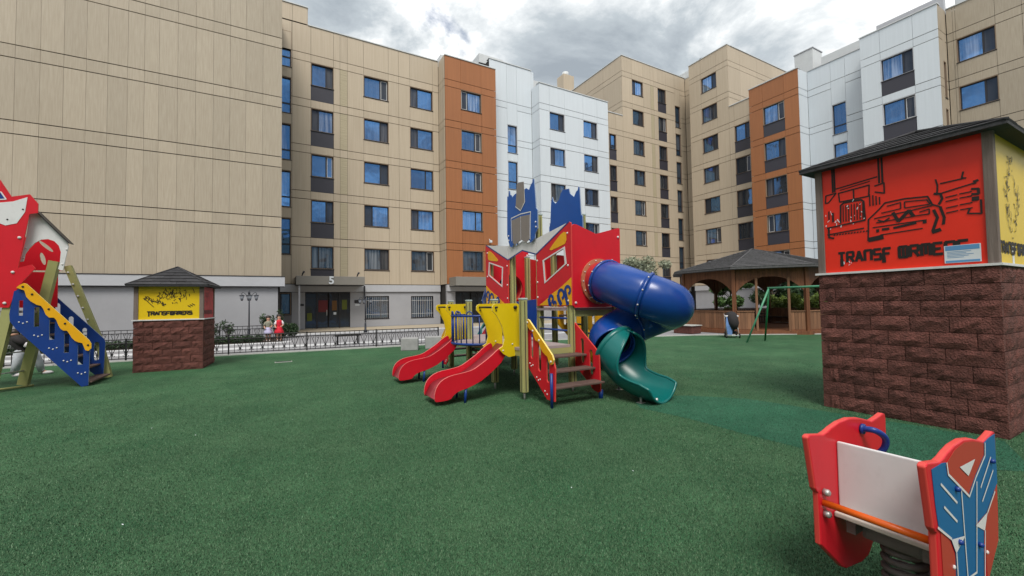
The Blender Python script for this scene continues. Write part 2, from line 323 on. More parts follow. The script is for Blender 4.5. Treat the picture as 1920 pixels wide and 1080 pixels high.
def plate(name, poly, plane, val, th, m, parent, holes=(), edge=None):
    # flat board: outline in the plane, front face at val (towards the camera side), thickness th away from it
    loops = [[(p[0], p[1]) for p in poly]]+[list(h) for h in holes]
    flat = [Vector((a, b, 0)) for lp in loops for a, b in lp]
    tri = tessellate_polygon([[Vector((a, b, 0)) for a, b in lp] for lp in loops]); n = len(flat)
    vs = [P3(plane, val, p.x, p.y) for p in flat]+[P3(plane, val+th, p.x, p.y) for p in flat]
    fs = []; fm = []
    for t in tri:
        a, b, c = t; nz = (flat[b]-flat[a]).cross(flat[c]-flat[a]).z
        if nz < 0: a, c = c, a
        if plane == 'X': a, c = c, a
        fs += [(a, b, c), (c+n, b+n, a+n)]; fm += [0, 0]
    i0 = 0
    for lp in loops:
        k = len(lp)
        for i in range(k):
            fs.append((i0+i, i0+(i+1) % k, i0+(i+1) % k+n, i0+i+n)); fm.append(1)
        i0 += k
    o = mk(name, vs, fs, None, parent, False, [m, edge or m], fm)
    bm = bmesh.new(); bm.from_mesh(o.data); bmesh.ops.recalc_face_normals(bm, faces=bm.faces[:]); bm.to_mesh(o.data); bm.free()
    return o
def rslot(a0, a1, b0, b1, n=4):                         # slot with rounded ends, in plane coordinates
    r = abs(a1-a0)/2; c = (a0+a1)/2; pts = []
    for k in range(n+1):
        t = math.pi*k/n; pts.append((c+r*math.cos(t), b1-r+r*math.sin(t)))
    for k in range(n+1):
        t = math.pi+math.pi*k/n; pts.append((c+r*math.cos(t), b0+r+r*math.sin(t)))
    return pts
def smooth2(pts, it=2, closed=True):
    for _ in range(it):
        q = []
        n = len(pts)
        for i in range(n if closed else n-1):
            a, b = pts[i], pts[(i+1) % n]
            q += [(a[0]*.75+b[0]*.25, a[1]*.75+b[1]*.25), (a[0]*.25+b[0]*.75, a[1]*.25+b[1]*.75)]
        if not closed: q = [pts[0]]+q+[pts[-1]]
        pts = q
    return pts
BOLT = {}
def bolt(p, axis, parent, r=0.022, m='bolt'):
    key = (axis, r, m)
    if key not in BOLT:
        d = {'X': (-1, 0, 0), 'Y': (0, -1, 0)}[axis]; d = Vector(d)
        v, f = tubevf([(0, 0, 0), d*r*0.5, d*r*0.85], [r, r*0.92, r*0.45], 8)
        me = bpy.data.meshes.new('bolt'); me.from_pydata([tuple(x) for x in v], [], f); me.materials.append(M[m]); BOLT[key] = me
    o = link('bolt', BOLT[key], parent); o.location = Vector(p)-OFF[o.name]; return o
def ribbon(mb, pts, wd, plane, val, sgn=-1, mi=0, off=0.004):
    # flat painted stroke lying 4 mm in front of a board
    for i in range(len(pts)-1):
        (a0, b0), (a1, b1) = pts[i], pts[i+1]; d = math.hypot(a1-a0, b1-b0)
        if d < 1e-6: continue
        ta, tb = (a1-a0)/d*wd/2, (b1-b0)/d*wd/2; na, nb = -tb, ta; e = 0.3
        q = [(a0-ta*e+na, b0-tb*e+nb), (a1+ta*e+na, b1+tb*e+nb), (a1+ta*e-na, b1+tb*e-nb), (a0-ta*e-na, b0-tb*e-nb)]
        vv = val-off-0.00008*(len(mb.f) % 40)
        mb.add([P3(plane, vv, *x) for x in q], [(0, 1, 2, 3)], mi)

# ------------------------------------------------------------------ ground
def sheet(name, poly, z, m, kind='structure', depth=0.0):
    tri = tessellate_polygon([[Vector((a, b, 0)) for a, b in poly]]); fs = []
    for a, b, c in tri:
        pa, pb, pc = [Vector(poly[i]) for i in (a, b, c)]
        if (pb-pa).cross(pc-pa) < 0: a, c = c, a
        fs.append((a, b, c))
    return setp(mk(name, [(a, b, z) for a, b in poly], fs, m), kind=kind)
sheet('ground', [(-400, -400), (400, -400), (400, 400), (-400, 400)], -0.012, 'road')
EDGE = [(-16, 17.9), (-6.6, 17.1), (-1.36, 16.75), (5.97, 15.87), (10.3, 14.5), (13.6, 13.45), (16.34, 12.45), (20.77, 9.45), (24.2, 6.9), (26.5, 3.0), (27, -14), (-16, -14)]
sheet('turf', EDGE, 0.0, 'turf')
def kerb(pts, wd, h):
    mb = MB()
    for i in range(len(pts)-1):
        a, b = Vector(pts[i]), Vector(pts[i+1]); d = (b-a); ln = d.length; d.normalize(); nrm = Vector((-d.y, d.x)); k = max(1, round(ln/1.0))
        for j in range(k):
            p = a+d*(ln*j/k+0.006); q = a+d*(ln*(j+1)/k-0.006); zz = h+rnd.uniform(-.006, .006)
            c = [p, q, q+nrm*wd, p+nrm*wd]
            mb.add([(x.x, x.y, -0.05) for x in c]+[(x.x, x.y, zz) for x in c], BF)
    return mb
setp(kerb(EDGE[:10], 0.13, 0.035).build('kerb', 'kerb_conc'), kind='structure')
sheet('pavement', [(-30, 19.2), (-1, 19.0), (6, 18.2), (12, 17.6), (15, 17.3), (15, 17.8), (12, 18.2), (6, 18.9), (-1, 19.9), (-30, 20.2)], -0.004, 'pave_white')
sheet('footpath', [(-30, 21.2), (0.6, 21.2), (0.6, 21.9), (-30, 21.9)], -0.004, 'pave_white')
sheet('apron', [(0.4, 26.3), (16.5, 25.2), (38, 25.2), (38, 32.2), (0.4, 32.2)], -0.004, 'apron_tan')
sheet('flower_bed', [(-30, 21.95), (0.3, 21.95), (0.3, 25.4), (-30, 25.4)], 0.0, 'soil')
setp(kerb([(0.4, 26.25), (16.5, 25.15), (38, 25.15)], 0.18, 0.06).build('kerb', 'pave_white'), kind='structure')
PATCH = [(5.2, 5.27), (6.01, 4.74), (6.58, 4.09), (6.7, 3.51), (6.75, 2.96), (6.9, 2.19), (6.95, 1.43), (5.96, 1.05), (5.26, 1.65), (4.9, 2.27), (4.85, 3.03), (4.85, 3.84), (4.74, 4.59)]
sheet('turf_patch', PATCH, 0.003, 'turf_new')
# short turf fibres where the camera sees them singly
def fibres():
    rs = np.random.RandomState(3); n = 900000
    d = 1.2+rs.rand(n)**1.5*13.0; d = d[rs.rand(n) < np.clip((14.2-d)/9.0, 0, 1)**1.3]; n = len(d); a = yaw+(rs.rand(n)-.5)*math.radians(112)
    x, y = np.sin(a)*d, np.cos(a)*d
    h = 0.007+rs.rand(n)*0.010; ww = 0.0030+0.0007*d; t = rs.rand(n)*6.283; ln = (rs.rand(n)-.2)*0.014; la = rs.rand(n)*6.283
    v = np.zeros((n, 3, 3), np.float32)
    v[:, 0, 0] = x-np.cos(t)*ww/2; v[:, 0, 1] = y-np.sin(t)*ww/2; v[:, 1, 0] = x+np.cos(t)*ww/2; v[:, 1, 1] = y+np.sin(t)*ww/2
    v[:, 2, 0] = x+np.cos(la)*ln; v[:, 2, 1] = y+np.sin(la)*ln; v[:, 2, 2] = h
    v[:, :2, 2] = -0.002
    me = bpy.data.meshes.new('turf_fibres'); me.vertices.add(n*3); me.vertices.foreach_set('co', v.ravel()); me.loops.add(n*3); me.polygons.add(n)
    me.loops.foreach_set('vertex_index', np.arange(n*3, dtype=np.int32)); me.polygons.foreach_set('loop_start', np.arange(0, n*3, 3, dtype=np.int32)); me.polygons.foreach_set('loop_total', np.full(n, 3, np.int32))
    ins = np.zeros(n, bool); j = len(PATCH)-1
    for i in range(len(PATCH)):
        (xi, yi), (xj, yj) = PATCH[i], PATCH[j]; j = i
        ins ^= ((yi > y) != (yj > y)) & (x < (xj-xi)*(y-yi)/(yj-yi+1e-9)+xi)
    me.update(calc_edges=True); me.materials.append(M['blade']); me.materials.append(M['blade_new']); me.materials.append(M['blade_light']); me.materials.append(M['blade_dark'])
    q = rs.rand(n); mi = np.where(ins, 1, 0); mi = np.where((q < .20) & ~ins, 2, mi); mi = np.where(q > .78, 3, mi); me.polygons.foreach_set('material_index', mi.astype(np.int32))
    setp(link('turf_fibres', me), 'short green artificial grass fibres covering the playground', 'grass', kind='stuff')
fibres()

# ------------------------------------------------------------------ apartment blocks
ZL = [5.80+3.26*k for k in range(-1, 8)]                  # lower joint of each storey (index 0 is k = -1)
zl = lambda k: ZL[k+1]
GAP, GV, TH = 0.020, 0.008, 0.045
WC = {}
def wmesh(w_, h_, mull, rv, tr):
    key = (round(w_, 2), round(h_, 2), round(mull, 2), rv, round(tr, 2))
    if key in WC: return WC[key]
    mb = MB(); a, b = w_/2, h_/2; f = 0.055
    def ring(x, z, t, y0, y1, mi):
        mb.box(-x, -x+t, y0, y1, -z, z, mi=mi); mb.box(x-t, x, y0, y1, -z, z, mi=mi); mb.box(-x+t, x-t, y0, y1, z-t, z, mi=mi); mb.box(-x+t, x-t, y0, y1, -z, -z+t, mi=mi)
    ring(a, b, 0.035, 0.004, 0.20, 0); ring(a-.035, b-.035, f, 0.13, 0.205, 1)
    if mull: mb.box(mull-.045, mull+.045, 0.135, 0.203, -b+.09, b-.09, mi=1)
    if tr: mb.box(-a+.09, a-.09, 0.137, 0.202, tr-.05, tr+.05, mi=1)
    mb.box(-a-.03, a+.03, -0.035, 0.13, -b-.028, -b+.004, mi=1)         # sill
    me = bpy.data.meshes.new('window'); me.from_pydata(mb.v, [], mb.f); me.materials.append(M[rv]); me.materials.append(M['frame_dark']); me.polygons.foreach_set('material_index', mb.m); me.update()
    WC[key] = me; return me
def place(o, axis, val, u, z, off):
    if axis == 'Y': o.location = Vector((u, val, z))-off
    else: o.location = Vector((val, u, z))-off; o.rotation_euler = (0, 0, -math.pi/2)
PC = {}
def pane(parent, x0, x1, z0, z1, m):
    w_, h_ = round(x1-x0, 3), round(z1-z0, 3); key = (w_, h_, m)
    if key not in PC:
        me = bpy.data.meshes.new('pane'); v, f = boxvf(-w_/2, w_/2, 0, 0.02, -h_/2, h_/2); me.from_pydata(v, [], f); me.materials.append(M[m]); PC[key] = me
    o = bpy.data.objects.new('pane', PC[key]); C.objects.link(o); o.parent = parent; o.location = ((x0+x1)/2, 0.168, (z0+z1)/2); return o
def gm(small=False):
    if small and rnd.random() < 0.75: return 'glass_net'
    return 'glass_curtain' if rnd.random() < 0.30 else 'glass'
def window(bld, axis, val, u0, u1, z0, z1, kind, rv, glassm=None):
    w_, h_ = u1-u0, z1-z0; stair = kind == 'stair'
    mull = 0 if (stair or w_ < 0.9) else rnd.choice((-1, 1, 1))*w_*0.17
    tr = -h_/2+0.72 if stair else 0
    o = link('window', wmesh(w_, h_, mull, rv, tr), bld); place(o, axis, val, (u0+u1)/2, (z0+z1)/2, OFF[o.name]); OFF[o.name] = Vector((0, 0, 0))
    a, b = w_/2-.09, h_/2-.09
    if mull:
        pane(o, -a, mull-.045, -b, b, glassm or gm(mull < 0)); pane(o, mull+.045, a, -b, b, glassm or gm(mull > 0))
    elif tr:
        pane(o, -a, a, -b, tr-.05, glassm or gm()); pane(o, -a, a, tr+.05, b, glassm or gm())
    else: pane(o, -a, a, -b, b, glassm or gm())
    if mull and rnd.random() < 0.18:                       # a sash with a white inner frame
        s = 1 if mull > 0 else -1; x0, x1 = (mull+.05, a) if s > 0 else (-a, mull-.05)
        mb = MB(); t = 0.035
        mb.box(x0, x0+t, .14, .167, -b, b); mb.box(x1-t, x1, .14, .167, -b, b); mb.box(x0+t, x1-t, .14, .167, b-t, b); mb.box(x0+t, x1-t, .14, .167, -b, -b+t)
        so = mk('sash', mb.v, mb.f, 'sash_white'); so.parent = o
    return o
def pbox(name, bld, axis, val, u0, u1, z0, z1, d0, d1, m):
    if axis == 'Y': return ubox(name, u0, u1, val+d0, val+d1, z0, z1, m, bld)
    return ubox(name, val+d0, val+d1, u0, u1, z0, z1, m, bld)
def facade(bld, axis, val, u0, u1, ztop, m, cols=(), wins=(), zbot=None, rv='reveal', kmax=4, d0=0.0, rowjoin=True):
    br = sorted(set([round(u0, 3), round(u1, 3)]+[round(c, 3) for c in cols]+[round(x, 3) for q in wins for x in q[:2]]))
    br = [b for b in br if u0-1e-6 <= b <= u1+1e-6]
    zb = zl(-1)+.57 if zbot is None else zbot
    rows = []
    for k in range(-1, kmax+1):
        if k >= 0: rows.append(('t', zl(k-1)+.57, zl(k), k))
        rows.append(('s', zl(k), zl(k)+.57, k))
    rows.append(('p', zl(kmax)+.57, ztop, 99))
    def pan(a, b, c, d, mm=None, name='panel'):
        c = max(c, zb); d = min(d, ztop)
        if d-c < 0.06 or b-a < 0.03: return
        j = rnd.uniform(0, 0.006)
        pbox(name, bld, axis, val, a+GV, b-GV, c+GAP, d-GAP, d0+j, d0+TH, mm or m)
    for a, b in zip(br[:-1], br[1:]):
        wk = next((q for q in wins if q[0]-1e-3 <= a and b <= q[1]+1e-3), None); kind = wk[2] if wk else None
        kk = wk[3] if wk and len(wk) > 3 else range(0, kmax+1)
        if kind == 'stair':
            zc = zb
            for k in kk:
                t = zl(k)-1.42; bt = t-2.52
                if bt > zc: pan(a, b, zc, bt)
                if t > zb+1.5 and t < ztop:
                    window(bld, axis, val+d0, a, b, max(bt, zb+.05), t, 'stair', rv); zc = t
            pan(a, b, zc, zl(kmax)+.57); pan(a, b, zl(kmax)+.57, ztop); continue
        for t, c, d, k in rows:
            if kind in ('std', 'dark') and t == 't' and k in kk and c > zb-.7:
                wb = d-1.62
                window(bld, axis, val+d0, a, b, wb, d, 'std', rv)
                if kind == 'dark': pbox('spandrel_panel', bld, axis, val, a+.01, b-.01, max(c, zb), wb-.02, d0+.015, d0+.055, 'spandrel')
                else: pan(a, b, c, wb-.03)
            elif kind == 'vent' and t == 't':
                w3 = b-a; pan(a, b, c, d, 'vent_beige', 'vent_panel')
                for i in range(0): pass
            else: pan(a, b, c, d)
def coping(bld, axis, val, u0, u1, z, dep=0.45):
    pbox('coping', bld, axis, val, u0-.03, u1+.03, z, z+.07, -.05, dep, 'coping')
def body(bld, x0, x1, y0, y1, z0, z1):
    return ubox('wall', x0, x1, y0, y1, z0, z1, 'core', bld)
def plinth(bld, axis, val, u0, u1, m='plinth_grey', holes=()):
    # ground-floor wall with its openings left free, and the pale band over it
    us = sorted([u0, u1]+[x for h in holes for x in h[:2]])
    for a, b in zip(us[:-1], us[1:]):
        h = next((h for h in holes if h[0] <= a+1e-4 and b <= h[1]+1e-4), None)
        if h is None: pbox('plinth', bld, axis, val, a, b, 0, 2.54, 0.05, 0.30, m)
        else:
            if h[2] > 0: pbox('plinth', bld, axis, val, a, b, 0, h[2], 0.05, 0.30, m)
            if h[3] < 2.54: pbox('plinth', bld, axis, val, a, b, h[3], 2.54, 0.05, 0.30, m)
    pbox('plinth_band', bld, axis, val, u0, u1, 2.57, 3.08, -0.06, 0.29, 'band_grey')
def bars(bld, axis, val, u0, u1, z0, z1):
    mb = MB(); n = int((u1-u0)/0.14)
    for i in range(1, n):
        u = (u1-u0)*(i/n-.5); mb.box(u-.009, u+.009, .03, .05, -(z1-z0)/2+.03, (z1-z0)/2-.03)
    for q in (-.3, .3): mb.box(-(u1-u0)/2+.03, (u1-u0)/2-.03, .032, .048, q*(z1-z0)-.01, q*(z1-z0)+.01)
    o = mk('window_grille', mb.v, mb.f, 'sash_white'); o.parent = bld; place(o, axis, val, (u0+u1)/2, (z0+z1)/2, OFF[bld.name])
GRP = 'joined blocks of the apartment building round the courtyard'
# A: windowless end wall on the left
bA = thing('apartment_block', 'long windowless beige panel wall filling the left of the courtyard', 'building', (0, 25.5, 0))
ca = [-9.68, -8.93, -8.2, -7.47, -6.75, -6.06, -5.46, -4.92, -4.21, -3.5, -2.78, -2.08, -1.39, -.63]
ca = [-9.68-.73*i for i in range(1, 7)][::-1]+ca
GV = .004
facade(bA, 'Y', 25.5, -14.4, 0.26, 21.3, 'beige', ca)
GV = .008
body(bA, -40, 0.2, 25.8, 40, 0, 21.2); coping(bA, 'Y', 25.5, -40, .26, 21.3)
ubox('wall', -40, -14.42, 25.52, 25.79, 3.11, 21.3, 'beige', bA)
pbox('plinth', bA, 'Y', 25.5, -40, 0.1, 0, 2.62, 0.10, 0.30, 'plinth_grey'); pbox('plinth_band', bA, 'Y', 25.5, -40, 0.42, 2.66, 3.16, -0.12, 0.29, 'band_grey')
ubox('band_flashing', -40, .43, 25.36, 25.5, 3.165, 3.20, 'frame_dark', bA); ubox('band_shadow_strip', -40, .40, 25.42, 25.6, 2.625, 2.658, 'frame_dark', bA)  # second strip: dark colour stands in for the shadow line under the band
# B: beige block with the entrance
bB = thing('apartment_block', 'beige apartment block with entrance number 5 and a column of narrow stair windows', 'building', (0, 32.3, 0))
facade(bB, 'Y', 32.3, -0.2, 11.55, 21.45, 'beige_light', [0.95, 3.61, 4.04, 4.55, 5.69, 7.52, 8.31, 9.19, 11.06],
       [(0.02, .90, 'stair', range(0, 6)), (2.12, 3.61, 'dark'), (4.04, 4.55, 'vent'), (5.69, 7.52, 'std'), (9.19, 11.06, 'std')])
facade(bB, 'Y', 32.3, -0.2, 1.91, 22.7, 'beige_light', [0.95], [], zbot=21.5)
body(bB, -.2, 11.6, 32.6, 46, 0, 21.4); ubox('wall', -.2, 1.85, 32.6, 40, 21.4, 22.65, 'core', bB); ubox('wall', 1.85, 1.92, 32.35, 40, 21.4, 22.68, 'beige_light', bB)
coping(bB, 'Y', 32.3, 1.95, 11.55, 21.45); coping(bB, 'Y', 32.3, -.2, 1.91, 22.7); ubox('roof_upstand', 3.0, 6.2, 33.6, 34, 21.4, 22.1, 'coping', bB)
plinth(bB, 'Y', 32.3, -.2, 11.55, holes=[(-.1, .95, 0, 2.54), (1.77, 4.71, 0, 2.54), (5.72, 7.49, .56, 2.26), (9.18, 10.97, .54, 2.24)])
ubox('plinth', -.1, .95, 32.36, 32.58, 0, 1.0, 'plinth_dark', bB); window(bB, 'Y', 32.35, .0, .9, 1.02, 2.5, 'std', 'reveal')
for a, b, c, d in ((5.72, 7.49, .56, 2.26), (9.18, 10.97, .54, 2.24)):
    window(bB, 'Y', 32.36, a, b, c, d, 'std', 'frame_dark', 'glass'); bars(bB, 'Y', 32.36, a, b, c, d)
# return face between B and C
facade(bB, 'X', 11.55, 30.96, 32.26, 21.35, 'beige_light', [31.6])
def entrance(bld, x0, x1, yf, num):
    dr = mk('entrance_door', *boxvf(x0, x1, yf+.02, yf+.08, 2.46, 2.54), 'frame_dark', bld)
    xs = [x0, x0+(x1-x0)*.255, x0+(x1-x0)*.76, x1]
    for x in xs: ubox('door_frame', x-.045, x+.045, yf, yf+.10, 0.02, 2.455, 'frame_dark', bld)
    xm = (xs[1]+xs[2])/2
    for a, b in ((xs[0], xs[1]), (xs[1], xm), (xm, xs[2]), (xs[2], xs[3])):
        ubox('door_glass', a+.05, b-.05, yf+.04, yf+.06, .06, 2.1, 'glass_door', bld); ubox('transom_glass', a+.05, b-.05, yf+.04, yf+.06, 2.16, 2.44, 'glass_door', bld)
        ubox('door_rail', a+.046, b-.046, yf+.01, yf+.09, 2.1, 2.16, 'frame_dark', bld)
    ubox('door_handle', xm-.13, xm-.09, yf-.05, yf-.01, .9, 1.3, 'steel', bld)
    ubox('lobby_floor', x0, x1, yf+.02, yf+.25, 0.0, 0.03, 'apron_tan', bld)
    return xs
entrance(bB, 1.77, 4.71, 32.40, '5')
for a, b, c, d, m in ((2.62, 3.22, 1.15, 1.98, 'poster_red'), (3.50, 3.82, 1.25, 1.95, 'poster_orange'), (4.16, 4.5, 1.3, 2.0, 'poster_green'), (1.9, 2.2, .55, 1.1, 'poster_green'), (3.6, 3.78, .95, 1.12, 'paper')):
    ubox('poster', a, b, 32.425, 32.436, c, d, m, bB)
cnp = box('entrance_canopy', 1.15, 5.45, 30.7, 32.28, 3.0, 3.58, 'canopy', bB, 0.02)
ubox('canopy_soffit', 1.2, 5.4, 30.75, 32.25, 2.96, 2.998, 'frame_dark', bB); ubox('canopy_column', 1.30, 1.40, 30.85, 30.95, 0, 2.958, 'band_grey', bB)
fc = bpy.data.curves.new('five', 'FONT'); fc.body = '5'; fc.size = 0.70; fc.extrude = 0.03; fc.offset = 0.022
fo = bpy.data.objects.new('house_number_tmp', fc); C.objects.link(fo); bpy.context.view_layer.update()
me5 = bpy.data.meshes.new_from_object(fo.evaluated_get(bpy.context.evaluated_depsgraph_get())); bpy.data.objects.remove(fo)
me5.materials.clear(); me5.materials.append(M['paper']); five = link('house_number', me5, bB); five.location = Vector((3.10, 30.64, 3.07))-OFF[five.name]; five.rotation_euler = (math.pi/2, 0, 0)
ubox('downpipe', 5.62, 5.72, 32.12, 32.2, 1.9, 3.0, 'frame_dark', bB); ubox('intercom_plate', 5.0, 5.4, 32.32, 32.345, 1.75, 1.98, 'frame_dark', bB); ubox('notice_plate', 5.05, 5.35, 32.32, 32.345, 1.55, 1.68, 'paper', bB)
ubox('intercom_plate', 1.45, 1.7, 32.32, 32.345, 1.6, 1.75, 'frame_dark', bB)
for x in (1.5, 4.95): tube('canopy_lamp', [(x, 30.9, 3.58), (x+.05, 30.85, 3.75), (x+.12, 30.75, 3.86)], [.03, .05, .07], 'lamp_iron', bB, 8)
# C: orange block
bC = thing('apartment_block', 'narrow orange apartment block between the beige and white blocks on the left', 'building', (11.77, 30.9, 0))
facade(bC, 'Y', 30.9, 11.6, 16.12, 21.3, 'orange', [12.95, 14.76], [(12.95, 14.76, 'std')])
facade(bC, 'Y', 30.9, 11.6, 16.12, 21.3, 'orange', [], [], zbot=99)
body(bC, 11.66, 16.08, 31.2, 46, 0, 21.2); coping(bC, 'Y', 30.9, 11.6, 16.12, 21.3); ubox('roof_upstand', 11.8, 12.3, 32.4, 34, 21.2, 22.2, 'coping', bC)
plinth(bC, 'Y', 30.9, 11.6, 16.12, holes=[(12.3, 14.9, 0, 2.54)]); entrance(bC, 12.3, 14.9, 31.0, '')
box('entrance_canopy', 11.75, 15.9, 29.4, 30.84, 2.95, 3.62, 'canopy', bC, 0.02); ubox('canopy_soffit', 11.8, 15.8, 29.45, 30.83, 2.91, 2.948, 'frame_dark', bC)
cc = thing('security_camera', 'small white security camera on the orange block', 'camera', (15.3, 30.8, 6.6))
box('camera_body', 15.22, 15.42, 30.55, 30.78, 6.52, 6.72, 'paper', cc, .03); tube('bracket', [(15.3, 30.72, 6.7), (15.3, 30.88, 6.85)], .03, 'paper', cc, 6)
# D: white block in two planes
bD = thing('apartment_block', 'white apartment block in two planes behind the climbing tower', 'building', (16.3, 32.1, 0))
facade(bD, 'Y', 32.1, 16.13, 20.42, 22.9, 'white_panel', [17.85, 18.87], [(17.85, 18.87, 'stair')], rv='reveal_white')
facade(bD, 'Y', 30.8, 20.42, 28.5, 21.2, 'white_panel', [21.5, 23.2, 25.36, 27.1], [(21.5, 23.2, 'std'), (25.36, 27.1, 'std')], rv='reveal_white')
facade(bD, 'X', 20.42, 30.86, 32.08, 21.2, 'white_panel', [])
body(bD, 20.7, 28.45, 31.1, 46, 0, 21.1); body(bD, 16.13, 20.7, 32.4, 46, 0, 22.8); ubox('wall', 20.3, 20.74, 32.2, 40, 21.1, 22.86, 'white_panel', bD)
coping(bD, 'Y', 32.1, 16.13, 20.42, 22.9); coping(bD, 'Y', 30.8, 20.42, 28.5, 21.2); ubox('roof_box', 20.8, 22.0, 33.2, 35, 21.2, 22.8, 'coping', bD); ubox('roof_box', 15.6, 18.0, 33, 36, 22.9, 23.7, 'coping', bD)
plinth(bD, 'Y', 32.1, 16.13, 20.42); plinth(bD, 'Y', 30.8, 20.42, 28.5)
# E: tall beige block at the inner corner
bE = thing('apartment_block', 'tall seven storey beige block at the far inner corner of the courtyard', 'building', (32, 32.1, 0))
facade(bE, 'Y', 32.1, 28.5, 31.75, 21.05, 'beige_light', [29.78, 30.75], [(29.78, 30.75, 'dark')])
facade(bE, 'Y', 32.1, 31.75, 41.7, 27.55, 'beige_light', [33.2, 34.85, 36.0, 36.5, 37.12, 38.45, 39.9, 40.78],
       [(33.2, 34.85, 'std'), (36.0, 36.5, 'vent'), (37.12, 38.45, 'dark'), (39.9, 40.78, 'stair', range(0, 7))], kmax=6)
facade(bE, 'X', 31.75, 32.16, 46, 27.55, 'beige_light', [35, 38, 41, 43.5], [], zbot=21.1, kmax=6)
facade(bE, 'X', 41.7, 28.0, 32.06, 27.4, 'beige_light', [30.9], [], kmax=6)
body(bE, 28.5, 32.0, 32.4, 46, 0, 21.0); body(bE, 32.05, 54, 32.4, 46, 0, 27.45); body(bE, 42, 54, 25.9, 32.4, 0, 27.35)
coping(bE, 'Y', 32.1, 28.5, 31.7, 21.05); coping(bE, 'Y', 32.1, 31.75, 41.7, 27.55); coping(bE, 'X', 31.75, 32.6, 46, 27.55)
ubox('roof_upstand', 34.2, 44, 34.2, 34.5, 27.5, 28.6, 'beige_light', bE); ubox('coping', 34.1, 44, 34.1, 34.6, 28.61, 28.68, 'coping', bE)
ubox('roof_upstand', 41.8, 43.5, 30.5, 33.4, 27.5, 28.3, 'coping', bE); box('chimney', 31.0, 32.6, 41.2, 42.6, 27.3, 29.9, 'beige_light', bE, .03); tube('chimney_cowl', [(31.8, 41.9, 29.9), (31.8, 41.9, 30.5)], .4, 'coping', bE, 10)
plinth(bE, 'Y', 32.1, 28.5, 41.7); tube('roof_pipe', [(43, 30.2, 28.3), (43, 30.2, 29.2), (43.3, 30.1, 29.25)], .06, 'coping', bE, 6)
# F, G: beige part of the right wing
bF = thing('apartment_block', 'beige block of the right wing stepping down from seven to five storeys', 'building', (39.9, 27, 0))
facade(bF, 'X', 39.9, 25.6, 30.15, 27.5, 'beige_light', [26.87, 28.68], [(26.87, 28.68, 'std')], kmax=6)
facade(bF, 'X', 39.9, 22.65, 25.6, 21.05, 'beige_light', [23.55, 25.08], [(23.55, 25.08, 'dark')])
facade(bF, 'Y', 25.6, 39.96, 54, 27.5, 'beige_light', [42, 45, 48, 51], [], zbot=21.1, kmax=6)
body(bF, 40.2, 54, 25.9, 30.1, 0, 27.4); body(bF, 40.2, 54, 18.5, 25.9, 0, 20.95)
coping(bF, 'X', 39.9, 25.6, 30.15, 27.5); coping(bF, 'X', 39.9, 22.65, 25.55, 21.05); pbox('coping', bF, 'Y', 25.6, 40.4, 54, 27.5, 27.57, -.05, .4, 'coping')
box('chimney', 42.6, 44, 30.2, 31.6, 27.4, 29.2, 'beige_light', bF, .03); tube('chimney_cowl', [(43.2, 30.8, 29.2), (43.2, 30.8, 29.6)], .35, 'lamp_iron', bF, 10)
plinth(bF, 'X', 39.9, 22.65, 30.15)
# H: orange part of the right wing
bH = thing('apartment_block', 'orange block of the right wing with dark panels under its windows', 'building', (38.4, 20.5, 0))
facade(bH, 'X', 38.4, 18.43, 22.65, 21.05, 'orange', [19.58, 21.42], [(19.58, 21.42, 'dark')])
body(bH, 38.7, 40.1, 18.5, 22.6, 0, 20.95); coping(bH, 'X', 38.4, 18.43, 22.65, 21.05); plinth(bH, 'X', 38.4, 18.43, 22.65)
box('chimney', 41.2, 42.8, 18.5, 20.0, 20.9, 23.65, 'coping', bH, .02); ubox('chimney_cap', 41.15, 42.85, 18.45, 20.05, 23.66, 23.74, 'band_grey', bH)
tube('chimney_cowl', [(42, 19.2, 23.74), (42, 19.2, 23.95)], .3, 'lamp_iron', bH, 10)
# I: white part of the right wing
bI = thing('apartment_block', 'white block of the right wing behind the red kiosk sign', 'building', (38.4, 13, 0))
facade(bI, 'Y', 18.43, 38.46, 39.9, 21.05, 'white_panel', [])
facade(bI, 'X', 39.9, 14.1, 18.425, 21.08, 'white_panel', [15.7, 16.7], [(15.7, 16.7, 'stair')], rv='reveal_white')
facade(bI, 'X', 38.4, 9.83, 14.1, 21.1, 'white_panel', [11.1, 12.92], [(11.1, 12.92, 'dark')], rv='reveal_white')
facade(bI, 'Y', 9.83, 38.46, 39.9, 21.1, 'beige', [39.15, 39.62], [(39.15, 39.62, 'stair')])
body(bI, 40.2, 54, 9.9, 18.4, 0, 20.98); body(bI, 38.7, 40.3, 10.14, 14.0, 0, 20.96); coping(bI, 'X', 39.9, 14.1, 18.36, 21.08); coping(bI, 'X', 38.4, 9.83, 14.1, 21.1)
ubox('roof_upstand', 41.5, 42, 13.2, 18.0, 21, 22.6, 'coping', bI); ubox('roof_upstand', 40.0, 40.4, 9.9, 13.6, 21, 22.3, 'band_grey', bI)
plinth(bI, 'X', 39.9, 14.1, 18.36); plinth(bI, 'X', 38.4, 9.83, 14.1)
# J: beige end of the right wing
bJ = thing('apartment_block', 'beige block with wide windows at the upper right behind the kiosk roof', 'building', (39.9, 5, 0))
facade(bJ, 'X', 39.9, -5, 9.8, 21.15, 'beige', [9.5, 9.37, 7.6, 6.5, 5.4, 3.6, 2.4, .6], [(7.6, 9.37, 'std'), (3.6, 5.4, 'std'), (-1.2, .6, 'std')])
body(bJ, 40.2, 54, -5, 9.85, 0, 21.0); coping(bJ, 'X', 39.9, -5, 9.8, 21.15); plinth(bJ, 'X', 39.9, -5, 9.8); ubox('roof_upstand', 41, 41.4, -5, 9.6, 21, 22.3, 'coping', bJ)

